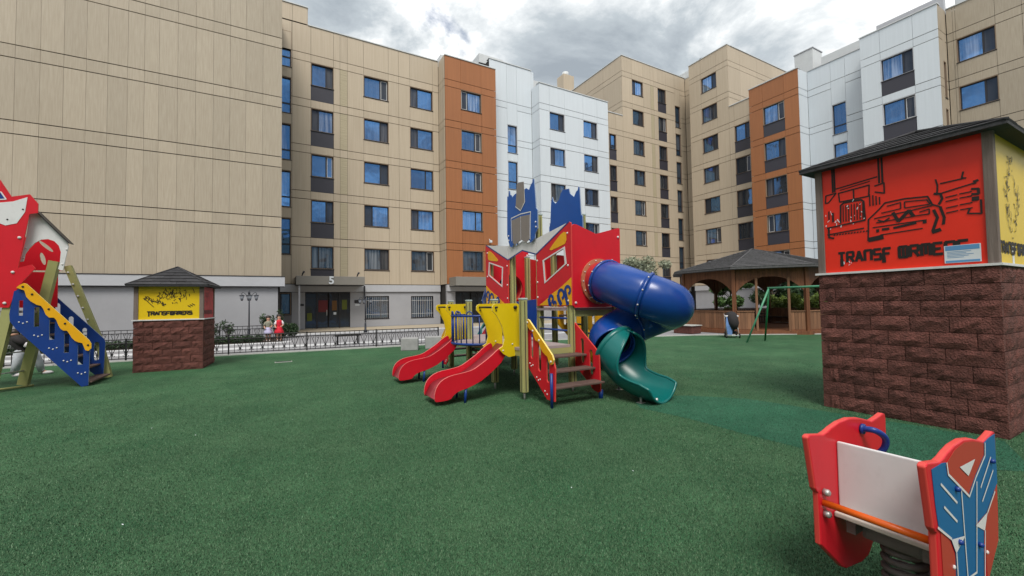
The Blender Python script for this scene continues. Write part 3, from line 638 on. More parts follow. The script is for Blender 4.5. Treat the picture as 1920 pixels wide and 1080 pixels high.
# blocks that close the courtyard behind the camera: never in the picture, but mirrored in the lower windows
def closing(label, x0, x1, y0, y1, h, side):
    b = thing('apartment_block', label, 'building', ((x0+x1)/2, (y0+y1)/2, 0))
    ubox('wall', x0, x1, y0, y1, 0, h, 'beige_light', b); ubox('coping', x0-.1, x1+.1, y0-.1, y1+.1, h+.001, h+.12, 'coping', b)
    u0, u1 = (x0, x1) if side == 'Y' else (y0, y1); n = int((u1-u0)/4.2)
    for k in range(5):
        for i in range(n):
            u = u0+1.4+4.2*i; z = 1.2+3.2*k
            if z+1.6 > h: continue
            if side == 'Y': ubox('window', u, u+1.8, y1-.02, y1+.03, z, z+1.6, 'frame_dark', b)
            else: ubox('window', x1-.02, x1+.03, u, u+1.8, z, z+1.6, 'frame_dark', b)
closing('beige block across the courtyard mirrored in the lower windows of the left wing', -40, 62, -46, -32, 16.5, 'Y')
closing('beige block on the open side mirrored in the lower windows of the right wing', -60, -44, -30, 24, 16.5, 'X')

# ------------------------------------------------------------------ central play tower
def crom(pts, n=6):
    pts = [Vector(p) for p in pts]; q = [pts[0]*2-pts[1]]+pts+[pts[-1]*2-pts[-2]]; out = []
    for i in range(1, len(q)-2):
        for k in range(n):
            t = k/n; a, b, c, d = q[i-1], q[i], q[i+1], q[i+2]
            out.append(0.5*((2*b)+(c-a)*t+(2*a-5*b+4*c-d)*t*t+(3*b-a-3*c+d)*t*t*t))
    out.append(q[-2]); return out
pt = thing('play_tower', 'red, blue and yellow climbing tower with slides and spiral tube', 'playground', (4.6, 7.6, 0))
MY = 15.33
def my(y, m): return MY-y if m else y
def post(x, y, z1, z0=0.12, s=0.055):
    p = box('post', x-s, x+s, y-s, y+s, z0, z1, 'olive', pt, 0.016)
    g = MB(); g.box(x-s-.001, x-s+.004, y-.008, y+.008, z0+.02, z1-.02); g.box(x-.008, x+.008, y-s-.001, y-s+.004, z0+.02, z1-.02); g.build('groove', 'core', p)
    box('post_cap', x-s-.006, x+s+.006, y-s-.006, y+s+.006, z1, z1+.035, 'post_cap', p, 0.014)
    tube('anchor', [(x, y, -.02), (x, y, z0+.02)], .018, 'steel', p, 8)
for y in (6.0, 7.06, 8.25, 9.31): post(3.58, y, 1.64)
for y in (6.06, 9.27):
    post(4.62, y, 2.75); post(5.68, y, 2.75)
for y in (7.10, 8.20):
    post(4.64, y, 3.35); post(5.76, y, 3.45)
ubox('deck', 3.54, 4.56, 6.02, 9.30, .80, .845, 'deck_grey', pt)
for y in (6.02, 7.06, 8.2, 9.24): ubox('deck_beam', 3.56, 4.60, y, y+.05, .70, .798, 'olive', pt)
for x in (3.55, 4.55): ubox('deck_beam', x, x+.05, 6.075, 9.235, .705, .797, 'olive', pt)
ubox('deck', 4.57, 5.72, 6.07, 9.26, 1.44, 1.485, 'deck_grey', pt)
for y in (6.08, 9.2): ubox('deck_beam', 4.58, 5.70, y, y+.05, 1.33, 1.438, 'olive', pt)
# front boards of the upper storey (plane facing the slides)
xf = 4.55
def frontpanel(red, win, yel, white, wave, mir):
    f = lambda q: [(my(a, mir), b) for a, b in q]
    p = plate('red_panel', f(red), 'X', xf, .024, 'red', pt, [f(win)], 'red_edge')
    c = Vector((sum(a for a, b in win)/len(win), sum(b for a, b in win)/len(win)))
    ou = [((Vector(q)-c)*1.0).normalized()*0.055+Vector(q) for q in win]
    plate('window_frame', f([tuple(q) for q in ou]), 'X', xf-.006, .0055, 'board_white', p, [f(win)])
    plate('yellow_patch', f(smooth2(yel, 1)), 'X', xf-.005, .0045, 'yellow_amber', p)
    plate('white_top', f(white), 'X', xf+.002, .022, 'board_white', p)
    mb = MB(); ribbon(mb, f([white[-1], white[1]] if False else [red[0], red[1]]), .025, 'X', xf); mb.build('blue_line', 'navy', p)
    plate('wave_ground', f(wave), 'X', xf-.004, .0035, 'yellow_amber', p)
    mb = MB()
    y0 = wave[0][0]; sg = 1
    for (cy, cz, r) in ((y0+.10, 1.80, .085), (y0+.30, 1.73, .10), (y0+.62, 1.655, .075)):
        for k in range(2):
            a0 = 0.2; pts = [(cy+math.cos(a0+t*.52)*r*(1-t*.035), cz+math.sin(a0+t*.52)*r*(1-t*.035)) for t in range(0, 9)]
        ribbon(mb, f(pts), .055, 'X', xf-.005); ribbon(mb, f([(cy+r, cz), (cy+r*.75, cz-.09), (cy+r*.1, 1.555)]), .085, 'X', xf-.0052)
    ribbon(mb, f([(y0+.46, 1.565), (y0+.5, 1.61), (y0+.56, 1.565)]), .05, 'X', xf-.005)
    mb.build('wave_print', 'navy', p)
    for y, z in ((red[1][0]+.05, 2.83), (red[1][0]+.05, 2.25), (red[1][0]+.06, 1.62), (red[0][0]-.03, 2.43), (red[0][0]-.03, 2.0), (red[0][0]-.03, 1.7)): bolt((xf, my(y, mir), z), 'X', p, .02)
RR = [(7.07, 2.565), (5.982, 3.025), (5.93, 3.0), (5.94, 1.535), (7.07, 1.525)]
RWIN = [(6.793, 2.405), (6.16, 2.565), (6.124, 2.288), (6.755, 1.999)]
RY = [(6.66, 2.56), (6.434, 2.723), (6.165, 2.875), (6.06, 2.846), (6.07, 2.66), (6.188, 2.63)]
RWH = [(7.07, 2.875), (6.0, 3.022), (7.07, 2.572)]
RWV = [(5.945, 1.54), (5.944, 2.03), (6.197, 1.90), (6.35, 1.83), (6.514, 1.772), (6.7, 1.67), (6.85, 1.60), (6.998, 1.54)]
frontpanel(RR, RWIN, RY, RWH, RWV, False); frontpanel(RR, RWIN, RY, RWH, RWV, True)
plate('white_zigzag', [(8.24, 2.875), (7.861, 2.84), (7.6, 2.90), (7.4, 2.836), (7.09, 2.875), (7.09, 2.565), (7.62, 2.70), (8.24, 2.565)], 'X', xf+.003, .022, 'board_white', pt)
mb = MB(); ribbon(mb, [(7.09, 2.565), (7.62, 2.70), (8.24, 2.565)], .028, 'X', xf+.003); mb.build('blue_line', 'navy', pt)
BL1 = [(8.17, 3.976), (8.109, 3.962), (8.098, 4.084), (8.055, 4.074), (8.034, 3.986), (7.968, 3.954), (7.937, 3.906), (7.87, 3.94), (7.789, 3.953), (7.404, 3.956), (7.359, 3.968), (7.245, 3.902), (7.17, 3.99), (7.113, 4.021), (7.097, 4.092), (7.056, 4.074), (7.033, 3.91), (7.002, 3.604), (6.993, 3.482), (6.941, 3.427), (6.947, 3.059), (7.037, 2.969), (7.054, 2.882), (7.224, 2.808), (7.251, 2.86), (7.589, 2.925), (7.956, 2.85), (7.97, 2.815), (8.055, 2.827), (8.136, 2.936), (8.198, 3.111)]
p = plate('jagged_panel', BL1, 'X', xf-.04, .022, 'blue_panel', pt, edge='navy_edge'); p['label'] = 'blue board with jagged top and grey plates'
plate('grey_plate', [(7.97, 3.40), (7.595, 3.42), (7.595, 2.925), (7.826, 2.845), (7.937, 2.90)], 'X', xf-.047, .006, 'grey_plate', p, edge='board_white')
plate('grey_plate', [(7.582, 3.42), (7.219, 3.39), (7.249, 2.895), (7.367, 2.835), (7.582, 2.92)], 'X', xf-.047, .006, 'grey_plate', p, edge='board_white')
mb = MB(); ribbon(mb, [(7.985, 2.95), (8.0, 3.45), (7.59, 3.47), (7.19, 3.44), (7.225, 2.88)], .022, 'X', xf-.04); mb.build('white_line', 'board_white', p)
q = plate('crest_plate', [(7.72, 4.138), (7.625, 4.154), (7.428, 4.118), (7.412, 3.693), (7.583, 3.556), (7.782, 3.677)], 'X', xf-.050, .009, 'grey_plate', p, edge='board_white')
mb = MB(); ribbon(mb, [(7.43, 4.1), (7.40, 3.69), (7.583, 3.54), (7.795, 3.67)], .02, 'X', xf-.045); mb.build('white_line', 'board_white', q)
for y, z in ((8.13, 3.08), (8.12, 2.98), (7.0, 3.10), (7.01, 3.2)): bolt((xf-.04, y, z), 'X', p, .02)
BL2 = [(8.211, 2.9), (8.211, 3.365), (8.162, 3.463), (8.116, 3.931), (8.065, 4.07), (8.024, 3.955), (7.937, 3.884), (7.789, 3.947), (7.727, 4.07), (7.64, 4.134), (7.42, 4.11), (7.384, 3.989), (7.243, 3.882), (7.162, 3.985), (7.11, 3.997), (7.082, 4.071), (7.052, 4.055), (7.024, 3.569), (7.015, 3.456), (6.967, 3.415), (6.964, 2.9)]
p = plate('jagged_panel', BL2, 'X', 5.66, .022, 'blue_panel', pt, edge='navy_edge'); p['label'] = 'plain blue rear board with jagged top'
# boards on the rear side of the storey
for a, b in ((6.1, 7.05), (7.15, 8.16), (8.26, 9.22)): plate('red_panel', [(a, 1.5), (a, 2.72), ((a+b)/2, 2.62), (b, 2.72), (b, 1.5)], 'X', 5.735 if a < 7 or a > 8 else 5.83, .024, 'red', pt, [rslot((a+b)/2-.22, (a+b)/2+.22, 1.95, 2.45)], 'red_edge')
# end boards with the round hole for the tubes
def circ(cx, cz, r, n=28): return [(cx+r*math.cos(2*math.pi*k/n), cz+r*math.sin(2*math.pi*k/n)) for k in range(n)]
SR = [(4.60, 2.955), (4.655, 2.993), (4.718, 2.988), (5.162, 2.847), (5.718, 2.999), (5.755, 2.982), (5.735, 1.51), (5.643, 1.492), (4.64, 1.494), (4.60, 1.538)]
for mir in (False, True):
    yv = my(6.0, mir); s = 1 if mir else -1
    p = plate('end_panel', SR, 'Y', yv-(.0 if mir else .024), .024, 'red', pt, [circ(5.2, 1.967, .35)], 'red_edge')
    yf = yv+.026 if mir else yv-.058
    fl = plate('flange', circ(5.2, 1.967, .42), 'Y', yf, .03, 'flange', p, [circ(5.2, 1.967, .345)])
    for k in range(14):
        a = 2*math.pi*k/14; tube('bolt', [(5.2+.385*math.cos(a), yf, 1.967+.385*math.sin(a)), (5.2+.385*math.cos(a), yf-.012, 1.967+.385*math.sin(a))], .013, 'bolt', fl, 6)
    for x, z in ((4.66, 1.58), (5.70, 2.82), (5.69, 1.6)): bolt((x, yv-.026, z), 'Y', p, .024)
    tube('tube_collar', [(5.2, my(6.03, mir), 1.967), (5.2, my(5.74, mir), 1.962)], .352, 'tube_red', pt, 32, cap=False)
    path = crom([(5.2, my(y, mir), z) if i == 0 else (x, my(y, mir), z) for i, (x, y, z) in enumerate([(5.2, 5.76, 1.955), (5.2, 5.4, 1.855), (5.27, 5.07, 1.725), (5.46, 4.84, 1.61), (5.74, 4.83, 1.52), (5.96, 5.05, 1.46), (5.98, 5.36, 1.36), (5.78, 5.62, 1.22), (5.45, 5.70, 1.08), (5.16, 5.66, .94), (5.06, 5.45, .81)])], 6)
    cuts = [0, 14, 44, len(path)-1]
    for a, b in zip(cuts[:-1], cuts[1:]):
        o = tube('tube_section', path[a:b+1], .372, 'blue_tube', pt, 36, cap=False)
        md = o.modifiers.new('wall', 'SOLIDIFY'); md.thickness = .018; md.offset = -1
    fr = frames(path)
    for i in cuts[:-1]:
        c0, t, u, v = fr[i]
        o = tube('tube_flange', [c0-t*.025, c0-t*.02, c0+t*.02, c0+t*.025], [.377, .398, .398, .377], 'blue_tube', pt, 36, cap=False)
        for k in range(10):
            a = 2*math.pi*(k+.3)/10; e = c0+(u*math.cos(a)+v*math.sin(a))*.398; tube('bolt', [e-t*.0, e+(u*math.cos(a)+v*math.sin(a))*.014], .013, 'bolt', o, 6)
    # open green mouth piece
    sc = crom([(5.06, my(5.46, mir), .815), (5.085, my(5.30, mir), .715), (5.13, my(5.12, mir), .60), (5.18, my(4.93, mir), .51), (5.23, my(4.74, mir), .465), (5.26, my(4.60, mir), .46)], 6)
    NS = 28; vs = []; n = len(sc); rimL = []; rimR = []
    for i, c0 in enumerate(sc):
        t = (sc[min(i+1, n-1)]-sc[max(i-1, 0)]).normalized(); side = t.cross(Vector((0, 0, 1))).normalized(); uv = side.cross(t)
        s_ = i/(n-1); op = 0 if s_ < .10 else min(1, (s_-.10)/.40); op = op*op*(3-2*op); half = math.pi*(1-.60*op)-.002
        if s_ > .8: half *= 1-.12*((s_-.8)/.2)
        r = .40+.05*op
        for k in range(NS+1):
            a = -half+2*half*k/NS; vs.append(c0+side*(math.sin(a)*r)-uv*(math.cos(a)*r))
        rimL.append(vs[-NS-1]); rimR.append(vs[-1])
    fs = [(i*(NS+1)+k, i*(NS+1)+k+1, (i+1)*(NS+1)+k+1, (i+1)*(NS+1)+k) for i in range(n-1) for k in range(NS)]
    o = mk('slide_mouth', vs, fs, 'green_tube', pt, True); md = o.modifiers.new('wall', 'SOLIDIFY'); md.thickness = .022; md.offset = 0
    end = vs[-NS-1:]; rim = rimL[5:]+end[1:-1]+rimR[5:][::-1]
    tube('rim', rim, .022, 'green_tube', o, 10)
    c0, t, u, v = frames(sc)[1]
    tube('tube_flange', [c0-t*.05, c0-t*.035, c0+t*.035, c0+t*.05], [.40, .43, .43, .40], 'green_tube', pt, 36, cap=False)
    for x, y, z in ((4.98, 4.80, .22), (5.24, 4.72, .06), (5.40, 5.72, .78)):
        tube('support_leg', [(x, my(y, mir), -.02), (x, my(y, mir), z)], .022, 'steel', pt, 8); box('foot_plate', x-.05, x+.05, my(y, mir)-.05, my(y, mir)+.05, 0.001, .012, 'steel', pt)
# the two open slides with their yellow cheeks
SL = [(3.41, .90), (3.271, .83), (3.107, .70), (2.925, .588), (2.79, .515), (2.619, .485), (2.409, .462), (2.266, .405), (2.184, .318), (2.148, .215), (2.142, .10), (2.182, .075), (2.405, .088), (2.447, .145), (2.531, .202), (2.745, .247), (3.011, .358), (3.41, .671)]
YC = [(3.13, 1.534), (3.15, 1.57), (3.19, 1.585), (3.604, 1.589), (3.64, 1.567), (3.648, .826), (3.551, .697), (3.431, .685), (3.325, .745), (3.245, .833), (3.316, .869), (3.353, .991), (3.33, 1.1), (3.31, 1.199), (3.26, 1.30), (3.208, 1.389), (3.129, 1.473)]
for y0, y1 in ((6.30, 6.82), (8.47, 8.99)):
    t = mk('slide', [], [], 'red_slide', pt)
    for y in (y0, y1): plate('slide_side', smooth2(SL, 1), 'Y', y, .028, 'red_slide', t, edge='slide_rim')
    bed = [(3.5, .86)]+[(a, b-.13) for a, b in SL[0:8]]+[(2.21, .17), (2.17, .10)]
    bed = smooth2(bed, 2, closed=False); mb = MB()
    vs = [(a, y0+.028, b) for a, b in bed]+[(a, y1, b) for a, b in bed]; n = len(bed)
    o = mk('slide_bed', vs, [(i, i+1, n+i+1, n+i) for i in range(n-1)], 'steel_bed', t, True); md = o.modifiers.new('wall', 'SOLIDIFY'); md.thickness = .02
    for x, y in ((2.66, y0+.03), (2.69, y1-.05)): tube('slide_leg', [(x, y, -.02), (x+.02, y, .25)], .022, 'navy', t, 8)
    for yy, lab in ((y0-.06, 0), (y1+.05, 1)):
        p = plate('slide_cheek', YC, 'Y', yy, .024, 'yellow', pt, edge='yellow_edge')
        for x, z in ((3.32, .80), (3.5, .90), (3.22, 1.53), (3.2, 1.47)): bolt((x, yy, z), 'Y', p, .014, 'rubber' if z > 1 else 'bolt')
    tube('grab_bar', [(3.19, y0-.09, 1.525), (3.19, y1+.10, 1.525)], .017, 'black_steel', pt, 8)
    for yy in (y0-.06, y1+.05): tube('bracket', [(3.56, yy-.03, 1.52), (3.56, yy+.05, 1.52)], .03, 'black_steel', pt, 8)
# bowed balcony railing between the slides
ctr = Vector((3.60, 7.655)); Rb = .60
def arc(a, z): return (ctr.x-Rb*math.cos(a), ctr.y+Rb*math.sin(a)*.95, z)
AN = [math.radians(-78+156*k/24) for k in range(25)]
t = mk('balcony_railing', *tubevf([arc(a, 1.36) for a in AN], .020, 8), 'navy', pt, True)
tube('bottom_rail', [arc(a, .83) for a in AN], .024, 'navy', t, 8)
NB = 13
for k in range(NB):
    a = math.radians(-74+148*k/(NB-1)); tube('baluster', [arc(a, .83), arc(a, 1.36)], .012 if k not in (0, NB-1) else .02, 'navy', t, 8)
for k in range(0, NB-1, 2):
    a0, a1 = math.radians(-74+148*k/(NB-1)), math.radians(-74+148*(k+1)/(NB-1))
    tube('hoop', [arc(a0+(a1-a0)*(.5-.5*math.cos(s*math.pi/8)), 1.36+.085*math.sin(s*math.pi/8)) for s in range(9)], .012, 'navy', t, 8)
vs = [arc(a, .845) for a in AN]+[(3.60, arc(AN[-1], 0)[1], .845), (3.60, arc(AN[0], 0)[1], .845)]; k = len(vs)
mk('balcony_deck', vs+[(x, y, .80) for x, y, z in vs], [tuple(range(k)), tuple(range(2*k-1, k-1, -1))]+[(i, i+k, (i+1) % k+k, (i+1) % k) for i in range(k)], 'deck_grey', pt)
ubox('crossbar', 3.3, 3.56, 7.2, 7.24, .62, .70, 'olive', pt); ubox('crossbar', 3.60, 3.64, 7.12, 8.19, .42, .47, 'black_steel', pt); ubox('crossbar', 3.60, 3.64, 7.12, 8.19, .60, .65, 'black_steel', pt)
for z in (1.08, 1.30): tube('guard_rail', [(4.60, 6.1, z), (4.60, 7.06, z)], .018, 'navy', pt, 8); tube('guard_rail', [(4.60, 8.24, z), (4.60, 9.22, z)], .018, 'navy', pt, 8)
plate('navy_panel', [(4.05, 1.62), (4.5, 1.66), (4.5, .90), (4.15, .95)], 'Y', 7.02, .02, 'navy', pt, edge='navy_edge')
# stairs at both ends
STL = [(6.0, 1.31), (6.0, .54), (5.45, .10), (5.25, .10), (5.22, .60), (5.27, .735), (5.96, 1.31)]
STR = [(6.20, 1.33), (6.15, 1.345), (6.10, 1.30), (5.39, .765), (5.375, .72), (5.36, .128), (5.40, .096), (5.53, .116), (5.63, .21), (6.107, .535), (6.20, .64)]
RAIL = [(5.985, 1.28), (5.95, 1.325), (5.90, 1.31), (5.25, .80), (5.215, .73), (5.245, .665), (5.30, .65), (5.345, .69), (5.375, .763), (5.44, .79), (5.504, .823), (5.576, .889), (5.61, .965), (5.66, .985), (5.718, .994), (5.768, 1.073), (5.80, 1.14), (5.87, 1.15), (5.94, 1.2)]
def slant(q): return q
for mir in (False, True):
    f = lambda q: [(my(a, mir), b) for a, b in q]
    st = mk('stairs', [], [], 'red', pt)
    s1 = plate('stringer', f(STL), 'X', 3.655, .025, 'red', st, [f(rslot(5.60, 5.69, .50, .92)), f(rslot(5.37, 5.455, .36, .72)), f(rslot(5.83, 5.91, .68, 1.10))], 'red_edge')
    s2 = plate('stringer', f(STR), 'X', 4.645, .025, 'red', st, [f(rslot(5.99, 6.08, .72, 1.15)), f(rslot(5.757, 5.845, .535, .965)), f(rslot(5.53, 5.62, .36, .79))], 'red_edge')
    for z, ya, yb in ((.275, 5.24, 5.50), (.475, 5.46, 5.72), (.675, 5.68, 5.95)):
        ya, yb = sorted((my(ya, mir), my(yb, mir))); box('tread', 3.682, 4.643, ya, yb, z, z+.032, 'tread_brown', st, .008)
    plate('handrail', f(RAIL), 'X', 3.625, .028, 'yellow_amber', st, edge='yellow_edge')
    for y, z in ((5.94, 1.27), (5.78, 1.14), (5.6, 1.0), (5.28, .70)): bolt((3.625, my(y, mir), z), 'X', st, .018)
    for y, z in ((5.93, .60), (5.89, .56), (5.84, .58), (5.73, .40), (5.68, .36), (5.63, .38), (5.50, .22), (5.44, .18)): bolt((3.655, my(y, mir), z), 'X', st, .013)
    tube('stair_foot', [(3.635, my(5.29, mir), -.02), (3.635, my(5.29, mir), .52)], .024, 'navy', st, 10); tube('stair_foot', [(4.69, my(5.40, mir), -.02), (4.69, my(5.40, mir), .14)], .04, 'navy', st, 10)
# open steps down the far side with yellow stringers
st = mk('rear_steps', [], [], 'red', pt)
for y in (7.13, 8.16): plate('stringer', [(5.80, 1.95), (5.80, 1.1), (6.9, .02), (7.15, .02), (7.15, .6), (5.95, 1.98)], 'Y', y, .025, 'yellow_amber', st, [rslot(6.0, 6.08, 1.05, 1.6), rslot(6.3, 6.38, .75, 1.3), rslot(6.6, 6.68, .5, 1.0)], 'yellow_edge')
for k in range(6): box('tread', 5.85+.2*k, 6.05+.2*k, 7.157, 8.158, 1.27-.21*k, 1.30-.21*k, 'tread_brown', st)

# ------------------------------------------------------------------ left play house (cut by the frame)
ph = thing('play_house', 'red playhouse on leaning legs with white arched gable and blue stairs', 'playground', (-4.6, 12.6, 0))
R0 = [(-4.734, 4.175), (-4.575, 3.859), (-4.321, 3.935), (-4.202, 3.756), (-4.202, 3.567), (-4.321, 3.535), (-4.454, 2.501), (-4.461, 2.447), (-4.274, 2.518), (-4.219, 2.443), (-4.457, 2.07), (-4.57, 1.662)]
cx = -5.28; R1 = [(-5.1, 4.32)]+R0[:6]+[(-4.454, 2.501), (-4.461, 2.447), (-4.274, 2.518), (-4.219, 2.443), (-4.457, 2.07), (-4.57, 1.662)]
R1 = [(cx, 4.25)]+R1+[(2*cx-a, b) for a, b in R1[::-1]]
p = plate('front_board', R1, 'Y', 12.05, .025, 'red', ph, edge='red_edge')
CK = [(-4.85, 3.70), (-4.726, 3.724), (-4.551, 3.764), (-4.35, 3.873), (-4.38, 3.573), (-4.491, 3.334), (-4.645, 3.279), (-4.80, 3.35)]
for f in (lambda a: a, lambda a: 2*cx-a): plate('white_patch', [(f(a), b) for a, b in CK], 'Y', 12.044, .005, 'board_white', p)
plate('blue_patch', [(-4.95, 3.87), (-4.72, 3.915), (-4.665, 3.81), (-4.95, 3.76)], 'Y', 12.044, .005, 'navy', p, edge='board_white')
mb = MB(); ribbon(mb, [(-4.95, 3.89), (-4.715, 3.935), (-4.645, 3.80), (-4.95, 3.745)], .02, 'Y', 12.048); mb.build('white_line', 'board_white', p)
for a, b in ((-4.41, 3.62), (-4.62, 3.40)): bolt((a, 12.044, b), 'Y', p, .015, 'rubber')
for a, b in ((-4.45, 3.05), (-4.53, 2.36), (-4.63, 1.75)): bolt((a, 12.05, b), 'Y', p, .028)
WH = [(-4.368, 3.559), (-4.255, 3.592), (-3.811, 3.025), (-3.793, 2.923), (-3.837, 2.647), (-3.867, 2.43), (-3.899, 2.418), (-3.94, 2.451), (-3.918, 2.576), (-3.905, 2.803), (-3.939, 2.938), (-4.005, 3.025), (-4.101, 3.064), (-4.196, 3.047), (-4.288, 2.975), (-4.371, 2.848), (-4.423, 2.736), (-4.443, 2.592), (-4.488, 2.579), (-4.42, 3.023)]
p = plate('white_gable', WH, 'Y', 12.2, .025, 'board_white', ph)
for a, b in ((-3.82, 2.86), (-3.88, 2.55), (-4.41, 2.86), (-4.44, 2.66)): bolt((a, 12.2, b), 'Y', p, .018)
mb = MB(); v = [(-4.27, 3.60), (-3.79, 2.985)]
mb.add([(-4.27, 12.12, 3.615), (-4.27, 12.36, 3.615), (-3.775, 12.36, 2.985), (-3.775, 12.12, 2.985), (-4.27, 12.12, 3.64), (-4.27, 12.36, 3.64), (-3.755, 12.36, 2.99), (-3.755, 12.12, 2.99)], [(0, 1, 2, 3), (4, 7, 6, 5), (0, 4, 5, 1), (1, 5, 6, 2), (2, 6, 7, 3), (3, 7, 4, 0)]); mb.build('roof_board', 'black_steel', ph)
ov = lambda cx_, cz_, l, wd, an: [(cx_+math.cos(t)*l*math.cos(an)-math.sin(t)*wd*math.sin(an), cz_+math.cos(t)*l*math.sin(an)+math.sin(t)*wd*math.cos(an)) for t in [2*math.pi*k/16 for k in range(16)]]
plate('back_board', [(-4.85, 3.2), (-4.22, 3.3), (-4.2, 2.48), (-4.9, 2.48)], 'Y', 13.2, .025, 'red', ph, [ov(-4.465, 3.02, .165, .035, -.80), ov(-4.51, 2.74, .14, .04, -1.34)], 'red_edge')
plate('side_board', [(-4.9, 2.44), (-4.25, 2.44), (-4.25, 1.66), (-4.9, 1.66)], 'Y', 13.15, .025, 'red', ph, edge='red_edge')
ubox('deck', -5.95, -4.32, 12.1, 13.24, 1.55, 1.60, 'deck_grey', ph)
SN = [(-4.50, 1.98), (-4.556, 1.533), (-4.546, 1.394), (-4.471, 1.251), (-3.5, .0), (-3.402, .02), (-3.385, .80), (-3.42, .88), (-4.40, 2.05)]
st = mk('stairs', [], [], 'navy', ph)
p = plate('stringer', SN, 'Y', 12.04-.01, .025, 'navy', st, [[(a, b) for a, b in ((x0, z0), (x1, z0), (x1, z1), (x0, z1))] for x0, x1, z0, z1 in ((-4.43, -4.37, 1.50, 1.80), (-4.215, -4.14, 1.27, 1.66), (-3.995, -3.915, 1.0, 1.40), (-3.775, -3.70, .72, 1.12), (-3.57, -3.485, .46, .86))], 'navy_edge')
for k in range(5):
    x, z = -4.42+.215*k, 1.37-.27*k
    for d in (0, .055, .11): bolt((x+d, 12.03, z+(.0 if d != .055 else -.025)), 'Y', p, .014)
RL = [(-4.45, 2.05), (-4.40, 2.11), (-4.348, 2.141), (-4.31, 2.125), (-3.389, .963), (-3.352, .887), (-3.351, .789), (-3.395, .738), (-3.44, .758), (-3.459, .82), (-3.487, .907), (-3.541, .923), (-3.60, .96), (-3.648, 1.026), (-3.69, 1.12), (-3.72, 1.174), (-3.772, 1.177), (-3.81, 1.21), (-3.842, 1.276), (-3.88, 1.40), (-3.913, 1.446), (-3.981, 1.448), (-4.032, 1.509), (-4.07, 1.63), (-4.102, 1.688), (-4.169, 1.713), (-4.252, 1.785), (-4.31, 1.87), (-4.338, 1.996)]
p = plate('handrail', RL, 'Y', 11.975, .03, 'yellow_amber', st, edge='yellow_edge')
for a, b in ((-4.36, 2.07), (-4.23, 1.92), (-3.99, 1.62), (-3.75, 1.32), (-3.40, .86)): bolt((a, 11.975, b), 'Y', p, .02, 'rubber')
FR = [(-4.68, 1.4), (-4.648, 2.09), (-4.612, 2.168), (-4.483, 2.143), (-3.472, .908), (-3.454, .824), (-3.48, .005), (-3.53, .0), (-3.714, .191)]
plate('stringer', FR, 'Y', 13.2, .025, 'navy', st, [rslot(-4.30, -4.215, 1.45, 1.75), rslot(-4.08, -3.995, 1.18, 1.45), rslot(-3.85, -3.77, .9, 1.18), rslot(-3.645, -3.555, .42, .85)], 'navy_edge')
for k in range(6): box('tread', -4.47+.18*k-.02, -4.47+.18*k+.22, 12.056, 13.198, 1.30-.245*k, 1.33-.245*k, 'tread_brown', st)
def leg(a, b, r=.075):
    a, b = Vector(a), Vector(b); t = (b-a).normalized(); s = t.cross(Vector((0, 1, 0))).normalized()*r; d = Vector((0, r, 0))
    c = [a-s-d, a+s-d, a+s+d, a-s+d, b-s-d, b+s-d, b+s+d, b-s+d]; return mk('leg', c, BF, 'olive', ph)
leg((-4.85, 12.15, 0), (-4.55, 12.15, 1.95)); leg((-4.60, 12.75, .05), (-4.04, 12.35, 2.62)); leg((-3.62, 13.35, .95), (-4.15, 13.35, 2.6), .06); leg((-3.42, 13.35, .0), (-3.62, 13.35, .95), .06)
leg((-6.1, 12.15, 0), (-5.95, 12.15, 1.95)); leg((-6.0, 13.15, 0), (-5.85, 13.15, 1.95))
for z in (.35, .75, 1.15): tube('rung', [(-4.83+.1*z, 12.2, z), (-4.55+.1*z, 12.7, z)], .015, 'steel', ph, 6)
for k in range(6): bolt((-3.70-.085*k, 13.28, 1.1+.27*k), 'Y', ph, .022)
tube('foot_bar', [(-5.3, 12.1, .02), (-4.45, 12.75, .02)], .025, 'olive', ph, 6)

# ------------------------------------------------------------------ spring rocker in front
rk = thing('spring_rocker', 'red and blue spring rocker with white back board in the foreground', 'rocker', (2.85, .95, 0))
RK = [(2.372, .885), (2.40, .896), (2.531, .876), (2.56, .88), (2.62, .897), (2.71, .914), (2.824, .919), (2.94, .903), (3.03, .88), (3.10, .861), (3.2, .876), (3.25, .886), (3.281, .878), (3.287, .85), (3.275, .60), (3.262, .41), (3.25, .33), (3.055, .175), (2.986, .113), (2.90, .10), (2.723, .120), (2.679, .140), (2.461, .323), (2.458, .585), (2.44, .60), (2.427, .617)]
def outl(d): return [((a-2.83)*d+2.83, b) for a, b in RK]
pl1 = plate('side_panel', RK, 'Y', 1.16, .032, 'red', rk, edge='red_edge'); pl2 = plate('side_panel', [(a+.03*(a-2.4), b) for a, b in RK], 'Y', .712, .032, 'red', rk, edge='red_edge')
for o in (pl1, pl2):
    md = o.modifiers.new('soft', 'BEVEL'); md.width = .010; md.segments = 3; md.limit_method = 'ANGLE'; md.angle_limit = math.radians(50)
yv = .7115
def sh(q): return [(a, b) for a, b in q]
plate('blue_print', [(2.425, .865), (2.545, .868), (2.59, .862), (2.602, .808), (2.854, .653), (2.958, .722), (3.106, .795), (3.116, .856), (3.19, .868), (3.29, .872), (3.29, .62), (3.228, .59), (3.096, .516), (2.922, .499), (3.046, .442), (3.01, .16), (2.64, .25), (2.651, .45), (2.601, .528), (2.47, .618), (2.45, .70)], 'Y', yv-.002, .0015, 'rocker_blue', pl2)
plate('red_print', [(2.60, .858), (2.70, .895), (2.828, .908), (2.95, .892), (3.108, .856), (3.098, .797), (2.958, .728), (2.854, .662), (2.612, .808)], 'Y', yv-.0022, .0015, 'rocker_red', pl2)
